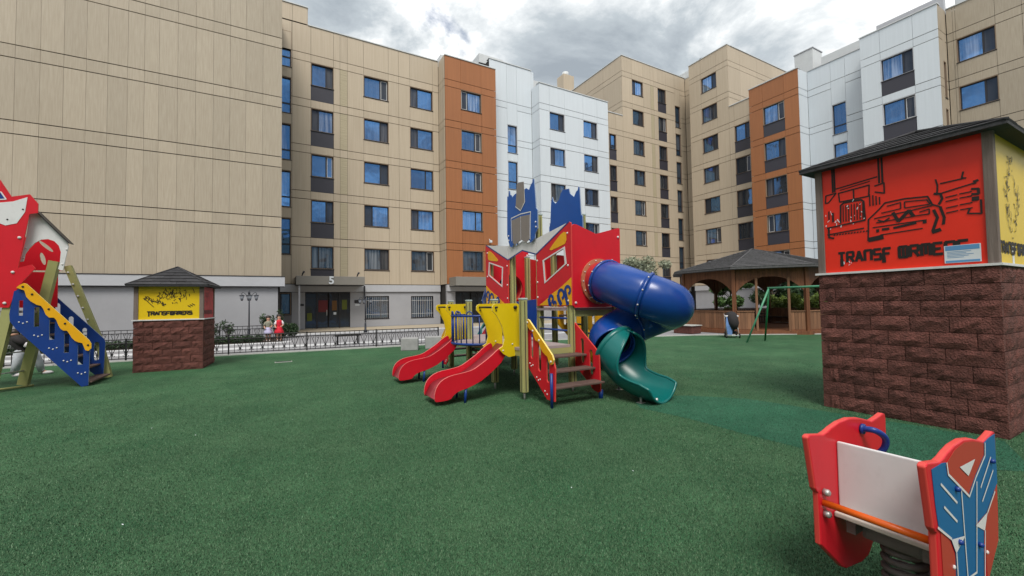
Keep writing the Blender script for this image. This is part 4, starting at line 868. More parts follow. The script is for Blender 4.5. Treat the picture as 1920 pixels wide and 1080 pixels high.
for q in ([(3.06, .44), (3.10, .52), (3.27, .62), (3.262, .41), (3.24, .32), (3.06, .19)], [(2.49, .60), (2.59, .52), (2.645, .44), (2.635, .26), (2.50, .33)]): plate('red_print', q, 'Y', yv-.0018, .0012, 'rocker_red', pl2)
mb = MB()
for q in ([(2.511, .786), (2.693, .662)], [(2.535, .683), (2.681, .582)], [(3.193, .77), (3.02, .657)], [(3.22, .699), (3.033, .587)], [(2.753, .71), (2.778, .309), (2.80, .21)], [(2.966, .697), (2.90, .292)], [(2.59, .861), (2.602, .808), (2.854, .653), (2.958, .722), (3.106, .795), (3.116, .856)], [(3.228, .59), (3.096, .516)], [(2.451, .618), (2.601, .528)], [(2.651, .45), (2.656, .30), (2.67, .22)], [(3.046, .442), (3.01, .234)], [(2.78, .30), (2.90, .29)]):
    ribbon(mb, q, .011, 'Y', yv-.0005)
mb.add([(a, yv-.0046, b) for a, b in ((2.747, .811), (2.961, .807), (2.858, .747))], [(0, 2, 1)]); mb.add([(a, yv-.0046, b) for a, b in ((2.60, .525), (2.774, .494), (2.651, .45))], [(0, 1, 2)]); mb.add([(a, yv-.0046, b) for a, b in ((2.922, .499), (3.10, .518), (3.046, .442))], [(0, 1, 2)])
mb.build('white_print', 'board_white', pl2)
for a, b in ((2.69, .725), (3.20, .75), (2.69, .49), (2.96, .40)):
    tube('knob', [(a, yv, b), (a, yv-.012, b), (a, yv-.02, b)], [.012, .012, .007], 'grip_blue', pl2, 12)
for a, b in ((2.62, .40), (3.07, .33)): bolt((a, yv, b), 'Y', pl2, .010)
p = box('back_board', 2.66, 2.682, .745, 1.158, .47, .818, 'board_white', rk, .006)
tube('foot_bar', [(2.50, .745, .53), (2.50, 1.159, .53)], .017, 'orange_bar', rk, 16)
for z, yy in ((.585, 1.158), (.475, 1.158)):
    tube('bolt_cap', [(2.505, yy, z), (2.505, yy-.022, z), (2.505, yy-.03, z)], [.018, .018, .01], 'steel', rk, 12)
box('seat', 2.60, 3.12, .748, 1.157, .435, .460, 'seat_cream', rk, .006)
for yy in (.80, 1.10): box('seat_beam', 2.64, 3.05, yy-.02, yy+.02, .36, .433, 'rocker_grey', rk)
box('spring_head', 2.70, 3.02, .83, 1.08, .33, .40, 'rocker_grey', rk, .02)
tube('spring_cup', [(2.86, .955, .30), (2.86, .955, .335), (2.86, .955, .34)], [.105, .12, .12], 'rocker_grey', rk, 24)
tube('spring_coil', [(2.86+.085*math.cos(t*.35), .955+.085*math.sin(t*.35), .02+.29*t/110) for t in range(111)], .017, 'rocker_grey', rk, 8)
box('ground_plate', 2.70, 3.02, .80, 1.11, .002, .02, 'rocker_grey', rk)
tube('grab_handle', crom([(2.955, 1.158, .84), (2.965, 1.10, .842), (3.02, 1.075, .80), (3.04, 1.085, .74), (3.03, 1.12, .69), (3.02, 1.159, .685)], 5), .017, 'grip_blue', pl1, 12)
tube('handle_flange', [(2.955, 1.158, .84), (2.955, 1.145, .84)], .03, 'grip_blue', pl1, 12)

# ------------------------------------------------------------------ kiosks of split-faced blocks
FONT = {'T': [[(0, 1), (1, 1)], [(.5, 1), (.5, 0)]], 'R': [[(0, 0), (0, 1), (1, 1), (1, .5), (.1, .5)], [(.5, .5), (1, 0)]], 'A': [[(0, 0), (.5, 1), (1, 0)], [(.22, .32), (.78, .32)]],
        'N': [[(0, 0), (0, 1), (1, 1), (1, 0)]], 'S': [[(1, 1), (0, 1), (0, .52), (1, .52), (1, 0), (0, 0)]], 'F': [[(0, 0), (0, 1), (1, 1)], [(0, .5), (.8, .5)]],
        'O': [[(0, 0), (0, 1), (1, 1), (1, 0), (0, 0)], [(.5, 1), (.5, 0)]], 'M': [[(0, 0), (0, 1), (1, 1), (1, 0)], [(.5, 1), (.5, .1)]], 'E': [[(1, 1), (0, 1), (0, 0), (1, 0)], [(0, .5), (.8, .5)]], ' ': []}
def lettering(mb, s, org, w_, h_, gap, plane, val, sx=1, slope=0.0, lw=.25):
    a = 0
    for ch in s:
        for st in FONT[ch]:
            ribbon(mb, [(org[0]+sx*(a+px_*w_), org[1]+pz_*h_+slope*(a+px_*w_)) for px_, pz_ in st], h_*lw, plane, val)
        a += (w_+gap) if ch != ' ' else gap*1.5
BV = []
def brick_mesh(seed):
    r = random.Random(seed); nx, nz = 5, 3; mb = MB(); g = {}
    for i in range(nx+1):
        for j in range(nz+1):
            e = i in (0, nx) or j in (0, nz)
            d = -.012 if e else -.012-r.uniform(.002, .027); x = -.5+i/nx; z = -.5+j/nz
            if not e: x += r.uniform(-.05, .05); z += r.uniform(-.07, .07)
            g[i, j] = len(mb.v); mb.v.append((x, d, z))
    for i in range(nx):
        for j in range(nz): mb.f.append((g[i, j], g[i+1, j], g[i+1, j+1], g[i, j+1])); mb.m.append(0)
    n = len(mb.v); mb.v += [(-.5, .08, -.5), (.5, .08, -.5), (.5, .08, .5), (-.5, .08, .5)]
    c = [g[0, 0], g[nx, 0], g[nx, nz], g[0, nz]]
    bot = [g[i, 0] for i in range(nx+1)]; top = [g[i, nz] for i in range(nx+1)]; lef = [g[0, j] for j in range(nz+1)]; rig = [g[nx, j] for j in range(nz+1)]
    mb.f += [tuple(bot[::-1])+(n, n+1), tuple(top)+(n+2, n+3), tuple(lef)+(n+3, n), tuple(rig[::-1])+(n+1, n+2), (n, n+3, n+2, n+1)]
    me = bpy.data.meshes.new('brick'); me.from_pydata(mb.v, [], mb.f); me.materials.append(M['brick_brown']); me.update(); return me
BV = [brick_mesh(s) for s in range(14)]
def brick(parent, p0, p1, z, h, n):      # p0, p1 = ends of the outer face line (left to right seen from outside), n = outward normal
    c = (p0+p1)/2; ln = (p1-p0).length
    o = link('brick', rnd.choice(BV), parent); o.location = (c.x-n.x*0.0, c.y-n.y*0.0, z+h/2)
    o.scale = (ln-.007, 1.0, h-.007); o.rotation_euler = (0, 0, math.atan2(-n.x, n.y)+math.pi); o.location = Vector(o.location)-OFF[o.name]
    return o
def shingles(parent, A, B, T, rows, m, tab, lift=.012, single=True, name='shingle'):
    A, B, T = Vector(A), Vector(B), Vector(T); nrm = (B-A).cross(T-A).normalized(); mbj = MB()
    if nrm.z < 0: nrm = -nrm
    for r in range(rows):
        t0, t1 = r/rows, min(1.0, (r+1.35)/rows); a0, b0 = A.lerp(T, t0), B.lerp(T, t0); ln = (b0-a0).length; k = max(1, round(ln/tab))
        a1, b1 = A.lerp(T, t1), B.lerp(T, t1)
        for j in range(k):
            s0, s1 = j/k, (j+1)/k; sh_ = rnd.uniform(-.005, .005)
            p = [a0.lerp(b0, s0+.012/k), a0.lerp(b0, s1-.012/k), a1.lerp(b1, s1), a1.lerp(b1, s0)]
            low = nrm*(lift*1.6+rnd.uniform(0, .007)); hi = nrm*.002
            top = [p[0]+low, p[1]+low, p[2]+hi, p[3]+hi]; bt = [p[0]+nrm*.001, p[1]+nrm*.001, p[2]-nrm*.001, p[3]-nrm*.001]
            if single: mk(name, bt+top, BF, m, parent)
            else: mbj.add(bt+top, BF)
    if not single: o = mbj.build('shingle_courses', m, parent); o['kind'] = 'stuff'; return o
def kiosk(root, wd, dp, courses, ch, sz, apex, over, signs):
    # local frame: front face y = 0 looking to -y, x from 0 to wd, y from 0 to dp
    zb = courses*ch
    core = box('core', .07, wd-.07, .07, dp-.07, 0, zb-.01, 'mortar', root)
    faces = [(Vector((0, 0)), Vector((wd, 0)), Vector((0, -1))), (Vector((wd, 0)), Vector((wd, dp)), Vector((1, 0))), (Vector((wd, dp)), Vector((0, dp)), Vector((0, 1))), (Vector((0, dp)), Vector((0, 0)), Vector((-1, 0)))]
    for fi, (a, b, n) in enumerate(faces):
        d = (b-a).normalized(); L_ = (b-a).length
        for c in range(courses):
            odd = (c+fi) % 2; s = 0 if odd else .085; e = L_ if odd else L_-.085
            cuts = [s]; x = .39 if odd else .205
            while x < e-.16: cuts.append(x); x += .385+rnd.uniform(-.03, .03)
            cuts.append(e)
            for u, v in zip(cuts[:-1], cuts[1:]): brick(root, a+d*u-n*.012, a+d*v-n*.012, c*ch, ch, n)
    mb = MB(); o_ = .03
    mb.box(-o_, wd+o_, -o_, dp+o_, zb+.002, zb+.03); mb.build('sill', 'sill_white', root)
    z0 = zb+.03
    for x, y in ((0, 0), (wd-.09, 0), (wd-.09, dp-.09), (0, dp-.09)): box('corner_post', x, x+.09, y, y+.09, z0, sz, 'wood_grey', root, .006)
    box('sign_core', .06, wd-.06, .06, dp-.06, z0, sz, 'core', root)
    E_ = [Vector((-over, -over, sz)), Vector((wd+over, -over, sz)), Vector((wd+over, dp+over, sz)), Vector((-over, dp+over, sz))]; T = Vector((wd/2, dp/2, apex))
    rf = mk('roof', [tuple(v) for v in E_]+[tuple(T)]+[(v.x, v.y, v.z-.035) for v in E_], [(0, 1, 4), (1, 2, 4), (2, 3, 4), (3, 0, 4), (5, 8, 7, 6), (0, 5, 6, 1), (1, 6, 7, 2), (2, 7, 8, 3), (3, 8, 5, 0)], 'shingle', root)
    for i in range(4): shingles(rf, E_[i], E_[(i+1) % 4], T, 6, 'shingle', .34)
    for i in range(4): tube('ridge_cap', [E_[i]+Vector((0, 0, .012)), E_[i].lerp(T, .5)+Vector((0, 0, .018)), T+Vector((0, 0, .015))], .022, 'shingle', rf, 6)
    return z0
# right kiosk: local x runs along world -Y, front faces -X
kr = thing('kiosk', 'large brown block kiosk with red truck sign and yellow side sign', 'kiosk', (7.05, 3.21, 0), -math.pi/2)
z0 = kiosk(kr, 1.80, 1.80, 10, .193, 3.50, 3.93, .14, None)
s = box('red_sign', .088, 1.712, .022, .05, z0, 3.49, 'sign_red', kr)
Y2x = lambda y: 3.21-y
mb = MB()
def st(pts, wd=.014): ribbon(mb, [(Y2x(a), b) for a, b in pts], wd*1.25, 'Y', .022)
# line drawing of a truck and two cars (generic stencils)
for y in (2.99, 2.965, 2.45, 2.415): st([(y, 3.47), (y, 3.13)], .018)
st([(2.95, 3.17), (2.47, 3.22)]); st([(2.9, 3.14), (2.55, 3.18)], .01); st([(2.92, 3.1), (2.56, 3.13), (2.57, 2.98), (2.91, 2.97), (2.92, 3.1)]); st([(2.74, 3.11), (2.74, 2.98)])
st([(3.08, 3.10), (2.95, 3.11), (3.05, 2.99), (3.09, 2.99), (3.08, 3.10)]); st([(2.5, 3.1), (2.40, 3.12), (2.40, 2.98), (2.5, 3.02)])
st([(2.91, 2.66), (2.90, 2.92), (2.86, 2.95), (2.66, 2.95), (2.63, 2.92), (2.62, 2.67)], .018)
for k in range(8): st([(2.875-.033*k, 2.68), (2.87-.033*k, 2.91)], .011)
st([(3.08, 2.62), (2.62, 2.66)], .016); st([(3.08, 2.52), (2.64, 2.55)], .014); st([(3.06, 2.62), (3.06, 2.48), (3.0, 2.46)], .02); st([(3.0, 2.83), (3.0, 2.7)], .02); st([(3.05, 2.86), (3.05, 2.74)], .014)
for k in range(4): st([(2.56-.035*k, 2.84), (2.56-.035*k, 3.0-.02*k)], .012)
for k in range(12): st([(3.0-.035*k, 2.50), (2.985-.035*k, 2.51)], .014)
st([(2.6, 2.37), (2.59, 2.52), (2.585, 2.66), (2.52, 2.72), (2.45, 2.79), (2.40, 2.85), (2.20, 2.86), (1.98, 2.84), (1.94, 2.73), (1.86, 2.68)], .014)
st([(2.38, 2.80), (2.24, 2.82), (2.24, 2.74), (2.44, 2.72)], .011); st([(2.2, 2.82), (1.99, 2.80), (1.96, 2.74), (2.2, 2.74), (2.2, 2.82)], .011)
st([(2.52, 2.66), (2.1, 2.70), (1.94, 2.72)], .012); st([(2.5, 2.60), (2.05, 2.62)], .011); st([(2.32, 2.70), (2.27, 2.58), (2.16, 2.70), (2.12, 2.62)], .03); st([(2.48, 2.63), (2.42, 2.60), (2.36, 2.64)], .016); st([(2.06, 2.66), (1.97, 2.68), (1.97, 2.62), (2.06, 2.62)], .012)
st([(2.54, 2.54), (2.0, 2.55)], .012); st([(2.44, 2.50), (2.37, 2.50)], .026); st([(2.32, 2.50), (2.10, 2.53)], .024); st([(2.5, 2.49), (2.48, 2.49)], .034); st([(2.03, 2.53), (2.005, 2.53)], .034); st([(2.46, 2.43), (2.04, 2.45)], .011)
st([(2.59, 2.38), (2.44, 2.40)], .05); st([(1.93, 2.66), (1.90, 2.56), (1.945, 2.41)], .024); st([(1.95, 2.39), (1.88, 2.41)], .035); st([(1.87, 2.68), (1.84, 2.55), (1.85, 2.47)], .022)
st([(1.90, 3.03), (1.885, 2.95), (1.89, 2.88), (1.90, 2.84)], .013); st([(1.86, 2.97), (1.67, 2.98)], .012); st([(1.66, 3.06), (1.675, 2.99), (1.64, 2.98)], .014); st([(1.90, 2.86), (1.86, 2.85), (1.60, 2.90), (1.56, 2.90)], .012); st([(1.92, 2.86), (1.86, 2.84), (1.85, 2.78), (1.88, 2.72)], .02)
for z in (2.79, 2.74, 2.66, 2.6): st([(1.82, z), (1.72, z+.01)], .011); st([(1.70, z+.015), (1.60, z+.02)], .011)
st([(1.58, 2.92), (1.545, 2.93)], .022); st([(1.60, 2.84), (1.545, 2.83), (1.545, 2.77), (1.60, 2.78)], .02); st([(1.595, 2.72), (1.55, 2.72)], .04); st([(1.53, 2.70), (1.53, 2.54), (1.64, 2.56), (1.62, 2.62)], .014)
mb.build('stencil_drawing', 'print_black', s)
mb = MB(); lettering(mb, 'TRANSF', (Y2x(2.95), 2.10), .072, .135, .0305, 'Y', .022, 1, 0.012); lettering(mb, 'ORMERS', (Y2x(2.275), 2.108), .078, .135, .0305, 'Y', .022, 1, 0.012); st([(2.914, 2.14), (2.914, 2.05)], .034); st([(2.437, 2.12), (2.437, 2.06)], .034); mb.build('lettering', 'print_black', s)
mb = MB(); rr = random.Random(5)                                    # flaked paint showing white
for k in range(30):
    a, b = rr.choice(((2.76, 2.78), (2.74, 2.80), (3.06, 2.72), (2.95, 2.62), (2.82, 2.07))); a += rr.gauss(0, .06); b += rr.gauss(0, .07 if b > 2.2 else .018); l = rr.uniform(.008, .035); an = rr.uniform(.6, 2.2)
    if 1.6 < a < 3.1: ribbon(mb, [(Y2x(a), b), (Y2x(a)+l*math.cos(an), b+l*math.sin(an))], rr.uniform(.005, .013), 'Y', .0185)
mb.build('flaked_paint', 'paper', s)
nt_ = box('notice', Y2x(1.855), Y2x(1.55), .0135, .0205, 1.99, 2.20, 'paper', s)
for a, b, c, d, m in ((.01, .295, .150, .205, 'notice_blue'), (.01, .295, .005, .03, 'notice_blue')): box('notice_band', Y2x(1.855)+a, Y2x(1.855)+b, .012, .0133, 1.99+c, 1.99+d, m, nt_)
mb = MB()
for k in range(5): ribbon(mb, [(Y2x(1.83), 2.055+.017*k), (Y2x(1.83)+.14+.1*((k*37 % 5)/5), 2.055+.017*k)], .006, 'Y', .0135, off=.001)
mb.build('notice_text', 'notice_blue', nt_)
ys = box('yellow_sign', 1.75, 1.778, .088, 1.712, z0, 3.49, 'sign_yellow', kr)
def figure_print(seed, fn, n, wd):
    # an abstract machine drawing of loose strokes: no recognisable figure
    r = random.Random(seed); m2 = MB()
    for k in range(n):
        a, b, sp = fn(r); l = r.uniform(.02, .085); an = r.choice((.5, 1.1, 2.2, 1.57, 1.57))+r.uniform(-.3, .3); q = [(a, b), (a+l*math.cos(an), b+l*math.sin(an))]
        if r.random() < .5: q.append((q[1][0]+l*.6*math.cos(an+1.2), q[1][1]+l*.6*math.sin(an+1.2)))
        ribbon(m2, q, r.uniform(wd*.6, wd*1.3), 'Y', 0)
    return m2
def side_fn(r):
    k = r.random(); b = 2.25+r.random()*.98; return (.72+.22*math.sin((b-2.2)*3.1)*r.choice((-1, 1))+r.gauss(0, .05), b, 0)
m2 = figure_print(3, side_fn, 95, .011); lettering(m2, 'TRANSF', (.12, 2.09), .088, .12, .03, 'Y', 0, 1, 0, .32); lettering(m2, 'ORMERS', (.86, 2.09), .088, .12, .03, 'Y', 0, 1, 0, .32)
o = setp(mk('stencil_drawing', [(1.778-v[1], v[0], v[2]) for v in m2.v], m2.f, 'print_black', ys), kind='stuff')
box('tape', 1.779, 1.7805, .62, .70, z0+.005, 2.18, 'paper', ys)
# left kiosk
kl = thing('kiosk', 'small brown block kiosk with yellow sign near the fence', 'kiosk', (-3.10, 13.80, 0), math.radians(-4.5))
z0 = kiosk(kl, 1.44, 1.35, 7, .184, 2.19, 2.70, .13, None)
s = box('yellow_sign', .088, 1.352, .022, .05, z0, 2.18, 'sign_yellow', kl)
def front_fn(r):
    if r.random() < .72: return (r.gauss(.80, .13), min(2.13, r.gauss(1.93, .10)), 0)
    t = r.random(); return (.22+.42*t, 1.83-.16*t+r.gauss(0, .025), 0)
m2 = figure_print(11, front_fn, 95, .013)
for dx in (0, .05, .10): ribbon(m2, [(1.16+dx*.9, 1.62+dx*.5), (1.10+dx*.9, 1.66+dx*.5)], .02, 'Y', 0)
ribbon(m2, [(1.20, 2.12), (1.24, 2.0)], .014, 'Y', 0); ribbon(m2, [(.2, 1.86), (.40, 1.63)], .014, 'Y', 0); ribbon(m2, [(.24, 1.88), (.36, 1.78), (.5, 1.75)], .014, 'Y', 0)
lettering(m2, 'TRANSFORMERS', (.27, 1.43), .062, .085, .016, 'Y', 0, 1, 0, .34); ribbon(m2, [(.30, 1.46), (.30, 1.40)], .03, 'Y', 0)
setp(mk('stencil_drawing', [(v[0], .022+v[1], v[2]) for v in m2.v], m2.f, 'print_black', s), kind='stuff')
s2 = box('red_sign', 1.39, 1.418, .088, 1.262, z0, 2.18, 'sign_pink', kl); m2 = figure_print(12, lambda r: (.65+r.gauss(0, .2), 1.85+r.gauss(0, .13), 0), 50, .014)
lettering(m2, 'TRANSFORMERS', (.2, 1.43), .06, .09, .016, 'Y', 0, 1, 0, .34); mk('stencil_drawing', [(1.418-v[1], v[0], v[2]) for v in m2.v], m2.f, 'poster_red', s2)

# ------------------------------------------------------------------ gazebo
gc = Vector((22.0, 13.1)); gz_ = thing('gazebo', 'octagonal brown wooden gazebo with arched openings and grey shingle roof', 'gazebo', (22.0, 13.1, 0))
VA = [math.radians(198.7+45*k) for k in range(8)]; gv = lambda k, r, z: Vector((gc.x+r*math.cos(VA[k % 8]), gc.y+r*math.sin(VA[k % 8]), z))
GR = 3.72; ZF, ZC, ZE = .16, 1.06, 3.06
vs = [gv(k, GR+.16, .0) for k in range(8)]+[gv(k, GR+.16, ZF) for k in range(8)]
mk('floor', vs, [tuple(range(8, 16)), tuple(range(7, -1, -1))]+[(i, (i+1) % 8, (i+1) % 8+8, i+8) for i in range(8)], 'wood_brown', gz_)
for k in range(8):
    a, b = gv(k, GR, 0), gv(k+1, GR, 0); d = (b-a).normalized(); n = Vector((d.y, -d.x, 0)); ln = (b-a).length
    def bx(name, u0, u1, z0_, z1_, n0, n1, m, par=gz_):
        q = []
        for zz in (z0_, z1_):
            for u, w_ in ((u0, n0), (u1, n0), (u1, n1), (u0, n1)): q.append((a+d*u+n*w_)+Vector((0, 0, zz)))
        return mk(name, q, BF, m, par)
    c = gv(k, GR, 0); rd = Vector((math.cos(VA[k]), math.sin(VA[k]), 0)); sd_ = Vector((-rd.y, rd.x, 0)); s_ = .075
    q = [c+rd*x*s_+sd_*y*s_+Vector((0, 0, z)) for z in (ZF, ZE+.1) for x, y in ((-1, -1), (1, -1), (1, 1), (-1, 1))]; mk('post', q, BF, 'wood_brown', gz_)
    # arched frieze made of upright boards
    fr = mk('frieze', [], [], 'wood_brown', gz_); nb = 22; u0, u1 = .08, ln-.08
    for j in range(nb):
        ua, ub = u0+(u1-u0)*j/nb, u0+(u1-u0)*(j+1)/nb-.006; t = ((ua+ub)/2-ln/2)/((u1-u0)/2)
        zb_ = 2.62-.62*abs(t)**2.6
        def zz(u): tt = (u-ln/2)/((u1-u0)/2); return 2.60-.68*abs(tt)**2.4
        q = [a+d*ua+n*.03+Vector((0, 0, zz(ua))), a+d*ub+n*.03+Vector((0, 0, zz(ub))), a+d*ub-n*.0+Vector((0, 0, zz(ub))), a+d*ua-n*.0+Vector((0, 0, zz(ua))),
             a+d*ua+n*.03+Vector((0, 0, ZE)), a+d*ub+n*.03+Vector((0, 0, ZE)), a+d*ub+Vector((0, 0, ZE)), a+d*ua+Vector((0, 0, ZE))]
        mk('board', q, BF, 'wood_brown', fr)
    opening = k == 0
    segs = [(.08, ln-.08)] if not opening else [(.08, .80), (ln-.62, ln-.08)]
    for (s0, s1) in segs:
        rl = bx('railing', s0, s1, ZC-.05, ZC, -.05, .06, 'wood_light')
        nb = max(2, int((s1-s0)/.125))
        for j in range(nb):
            ua, ub = s0+(s1-s0)*j/nb, s0+(s1-s0)*(j+1)/nb-.008; bx('board', ua, ub, ZF+.06, ZC-.06, .0, .028, 'wood_light', rl)
        bx('bottom_rail', s0, s1, ZF, ZF+.055, -.03, .04, 'wood_brown', rl)
    if opening:
        for u in (.86, ln-.72): bx('door_post', u, u+.09, ZF, 2.55, -.045, .045, 'wood_light')
    bx('bench', .15, ln-.15, .52, .57, -.55, -.12, 'wood_dark') if not opening else None
    bx('eaves_beam', .0, ln, ZE-.12, ZE-.01, -.10, -.02, 'wood_dark')
AP = Vector((gc.x, gc.y, 4.22)); ev = [gv(k, GR+.50, ZE-.03) for k in range(8)]
rf = mk('roof', [tuple(v) for v in ev]+[tuple(AP)]+[tuple(gv(k, GR+.50, ZE-.10)) for k in range(8)], [(i, (i+1) % 8, 8) for i in range(8)]+[(9+i, 9+(i+1) % 8, (i+1) % 8, i) for i in range(8)]+[tuple(range(16, 8, -1))], 'shingle_grey', gz_)
for i in range(8): shingles(rf, ev[i], ev[(i+1) % 8], AP, 15, 'shingle_grey', .30, single=False, lift=.03)
for i in range(8): tube('ridge_cap', [ev[i]+Vector((0, 0, .02)), AP+Vector((0, 0, .02))], .035, 'shingle_grey', rf, 6)
box('table', gc.x-.8, gc.x+.8, gc.y-.4, gc.y+.4, .78, .83, 'wood_dark', gz_); box('table_leg', gc.x-.15, gc.x+.15, gc.y-.15, gc.y+.15, ZF, .778, 'wood_dark', gz_)
# ------------------------------------------------------------------ swing frame
sw = thing('swing_frame', 'green steel swing frame standing between the kiosk and gazebo', 'swing', (16.1, 8, 0))
for y, d in ((8.75, .55), (5.4, -.55)):
    for x in (15.08, 16.25): tube('leg', [(x, y+d, -.02), (15.66, y, 1.98)], .032, 'green_steel_light' if x < 16 else 'green_steel', sw, 10)
tube('top_bar', [(15.66, 8.80, 1.98), (15.66, 5.35, 1.98)], .038, 'green_steel_light', sw, 10)
for y in (8.2, 7.7, 6.6, 6.1): tube('hanger', [(15.66, y, 1.96), (15.66, y, 1.88)], .014, 'steel', sw, 6)
# ------------------------------------------------------------------ stroller
sr = thing('stroller', 'dark stroller with light blue cover parked before the gazebo', 'stroller', (16.6, 10.85, 0), math.radians(-48))
for x, y in ((-.24, -.25), (.24, -.25), (-.22, .35), (.22, .35)):
    wl = tube('wheel', [(x-.02, y, .10), (x+.02, y, .10)], .10, 'rubber', sr, 14); tube('hub', [(x-.024, y, .10), (x+.024, y, .10)], .045, 'paper', wl, 10)
for x in (-.22, .22): tube('frame_tube', [(x, -.25, .12), (x, .05, .5), (x, .38, .98)], .014, 'steel', sr, 8); tube('frame_tube', [(x, .35, .12), (x, -.1, .62)], .014, 'steel', sr, 8)
tube('push_bar', [(-.22, .38, .98), (.22, .38, .98)], .02, 'rubber', sr, 8); tube('axle', [(-.24, -.25, .10), (.24, -.25, .10)], .012, 'paper', sr, 6)
def blob(name, pts, rad, m, par, seg=14):
    return tube(name, pts, rad, m, par, seg)
o = blob('seat_shell', [(0, .18, .30), (0, .12, .42), (0, .05, .58), (0, .02, .72), (0, .06, .80)], [.12, .20, .235, .22, .14], 'cloth_grey', sr)
blob('hood', [(0, .20, .66), (0, .13, .78), (0, 0, .86), (0, -.13, .82), (.04, -.24, .60), (.05, -.26, .36)], [.14, .22, .24, .22, .20, .12], 'cloth_black', sr)
mk('cover', [(-.23, -.20, .86), (-.04, -.25, .86), (-.02, -.30, .5), (-.04, -.28, .14), (-.20, -.26, .14), (-.25, -.27, .5), (-.23, -.215, .86), (-.04, -.265, .86), (-.02, -.315, .5), (-.04, -.295, .14), (-.20, -.275, .14), (-.25, -.285, .5)], [(0, 5, 2, 1), (5, 4, 3, 2), (6, 7, 8, 11), (11, 8, 9, 10), (0, 1, 7, 6), (1, 2, 8, 7), (2, 3, 9, 8), (3, 4, 10, 9), (4, 5, 11, 10), (5, 0, 6, 11)], 'cloth_blue', sr)
box('canopy_top', -.26, .24, -.22, .14, .86, .93, 'cloth_white', sr, .03); box('basket', -.2, .2, -.15, .3, .16, .26, 'cloth_black', sr, .03)
# ------------------------------------------------------------------ wrought iron fences
def spiral(c, r, a0, turns, sx, n=12): return [(c[0]+sx*math.cos(a0+turns*6.283*t/n)*r*(1-.62*t/n), c[1]+math.sin(a0+turns*6.283*t/n)*r*(1-.62*t/n)) for t in range(n+1)]
def fence_motif(h):
    mb = MB()
    for s in (-1, 1):
        p = [(0, h*.22), (s*.055, h*.45), (s*.105, h*.68)]; top = spiral((s*.075, h*.72), .048, -.3, .85, s)
        mb.tube([(x, 0, z) for x, z in p+top[1:]], .0095, 4)
        mb.tube([(x, 0, z) for x, z in [(0, h*.30)]+spiral((s*.05, h*.20), .036, 1.9, .75, s)], .009, 4)
    me = bpy.data.meshes.new('scroll'); me.from_pydata(mb.v, [], mb.f); me.materials.append(M['black_steel']); me.update(); return me
MOT = {}
def fence(label, pts, h, sp, pitch, zb=.06):
    ro = thing('iron_fence', label, 'fence', (pts[0][0], pts[0][1], 0))
    if h not in MOT: MOT[h] = fence_motif(h)
    bar = None
    for i in range(len(pts)-1):
        a, b = Vector(pts[i]+(0,)), Vector(pts[i+1]+(0,)); d = (b-a).normalized(); ln = (b-a).length; ang = math.atan2(d.y, d.x); np_ = max(1, round(ln/sp))
        for z in (zb+.02, zb+h*.80, zb+h): tube('rail', [a+Vector((0, 0, z)), b+Vector((0, 0, z))], .016, 'black_steel', ro, 4, False)
        for k in range(np_+(1 if i == len(pts)-2 else 0)):
            p = a+d*(ln*k/np_); pp = tube('post', [p+Vector((0, 0, -.02)), p+Vector((0, 0, zb+h+.03))], .030, 'black_steel', ro, 4, False)
        n = max(2, round(ln/pitch)); bp = None
        for k in range(1, n):
            p = a+d*(ln*k/n)
            if bp is None:
                v, f = tubevf([(0, 0, zb), (0, 0, zb+h)], .0115, 4); bp = bpy.data.meshes.new('bar'); bp.from_pydata([tuple(x) for x in v], [], f); bp.materials.append(M['black_steel'])
            o = link('bar', bp, ro); o.location = p-OFF[o.name]
            if k % 2 == 0:
                o = link('scroll', MOT[h], ro); o.location = p+Vector((0, 0, zb))-OFF[o.name]; o.rotation_euler = (0, 0, ang)
    return ro
fence('long low black scroll fence along the turf edge', [(-13.0, 17.75), (-6.6, 17.18), (-1.36, 16.86), (5.62, 16.02)], .60, 2.45, .165)
fence('black scroll fence behind the hedge below the blank wall', [(-14, 22.75), (0.2, 22.75), (.25, 25.3)], .66, 2.5, .19)
# ------------------------------------------------------------------ lamps
def lamp(label, x, y, h, arms, rz):
    r = thing('street_lamp', label, 'lamp', (x, y, 0), rz, 'lamps along the building'); r.location = (x, y, 0); OFF[r.name] = Vector((0, 0, 0))
    tube('base', [(0, 0, 0), (0, 0, .12), (0, 0, .18), (0, 0, .5), (0, 0, .6)], [.11, .10, .06, .05, .035], 'lamp_iron', r, 10); tube('pole', [(0, 0, .58), (0, 0, h)], .03, 'lamp_iron', r, 10); tube('finial', [(0, 0, h), (0, 0, h+.06), (0, 0, h+.16)], [.05, .05, .005], 'lamp_iron', r, 8)
    for a in arms:
        c, s_ = math.cos(a), math.sin(a); f = lambda q: [(c*u, s_*u, h+z) for u, z in q]
        tube('arm', f([(0, -.05), (.10, -.10), (.20, 0.02), (.27, .06), (.31, 0), (.30, -.06)]), .014, 'lamp_iron', r, 6)
        ln = tube('lantern', f([(.30, -.10), (.3001, -.30)]), [.10, .05], 'lamp_glass', r, 8); tube('lantern_roof', f([(.30, -.06), (.3001, -.10), (.3002, -.105)]), [.02, .13, .13], 'lamp_iron', ln, 8); tube('lantern_base', f([(.30, -.295), (.3001, -.33), (.3002, -.36)]), [.06, .045, .01], 'lamp_iron', ln, 8)
lamp('dark street lamp with lanterns before the blank grey wall', -1.12, 24.0, 2.25, (0, math.pi/2, math.pi, -math.pi/2), 0.15)
lamp('dark street lamp right of entrance number 5', 4.6, 25.8, 2.02, (math.pi*.9, -.1, math.pi/2), 0.1)
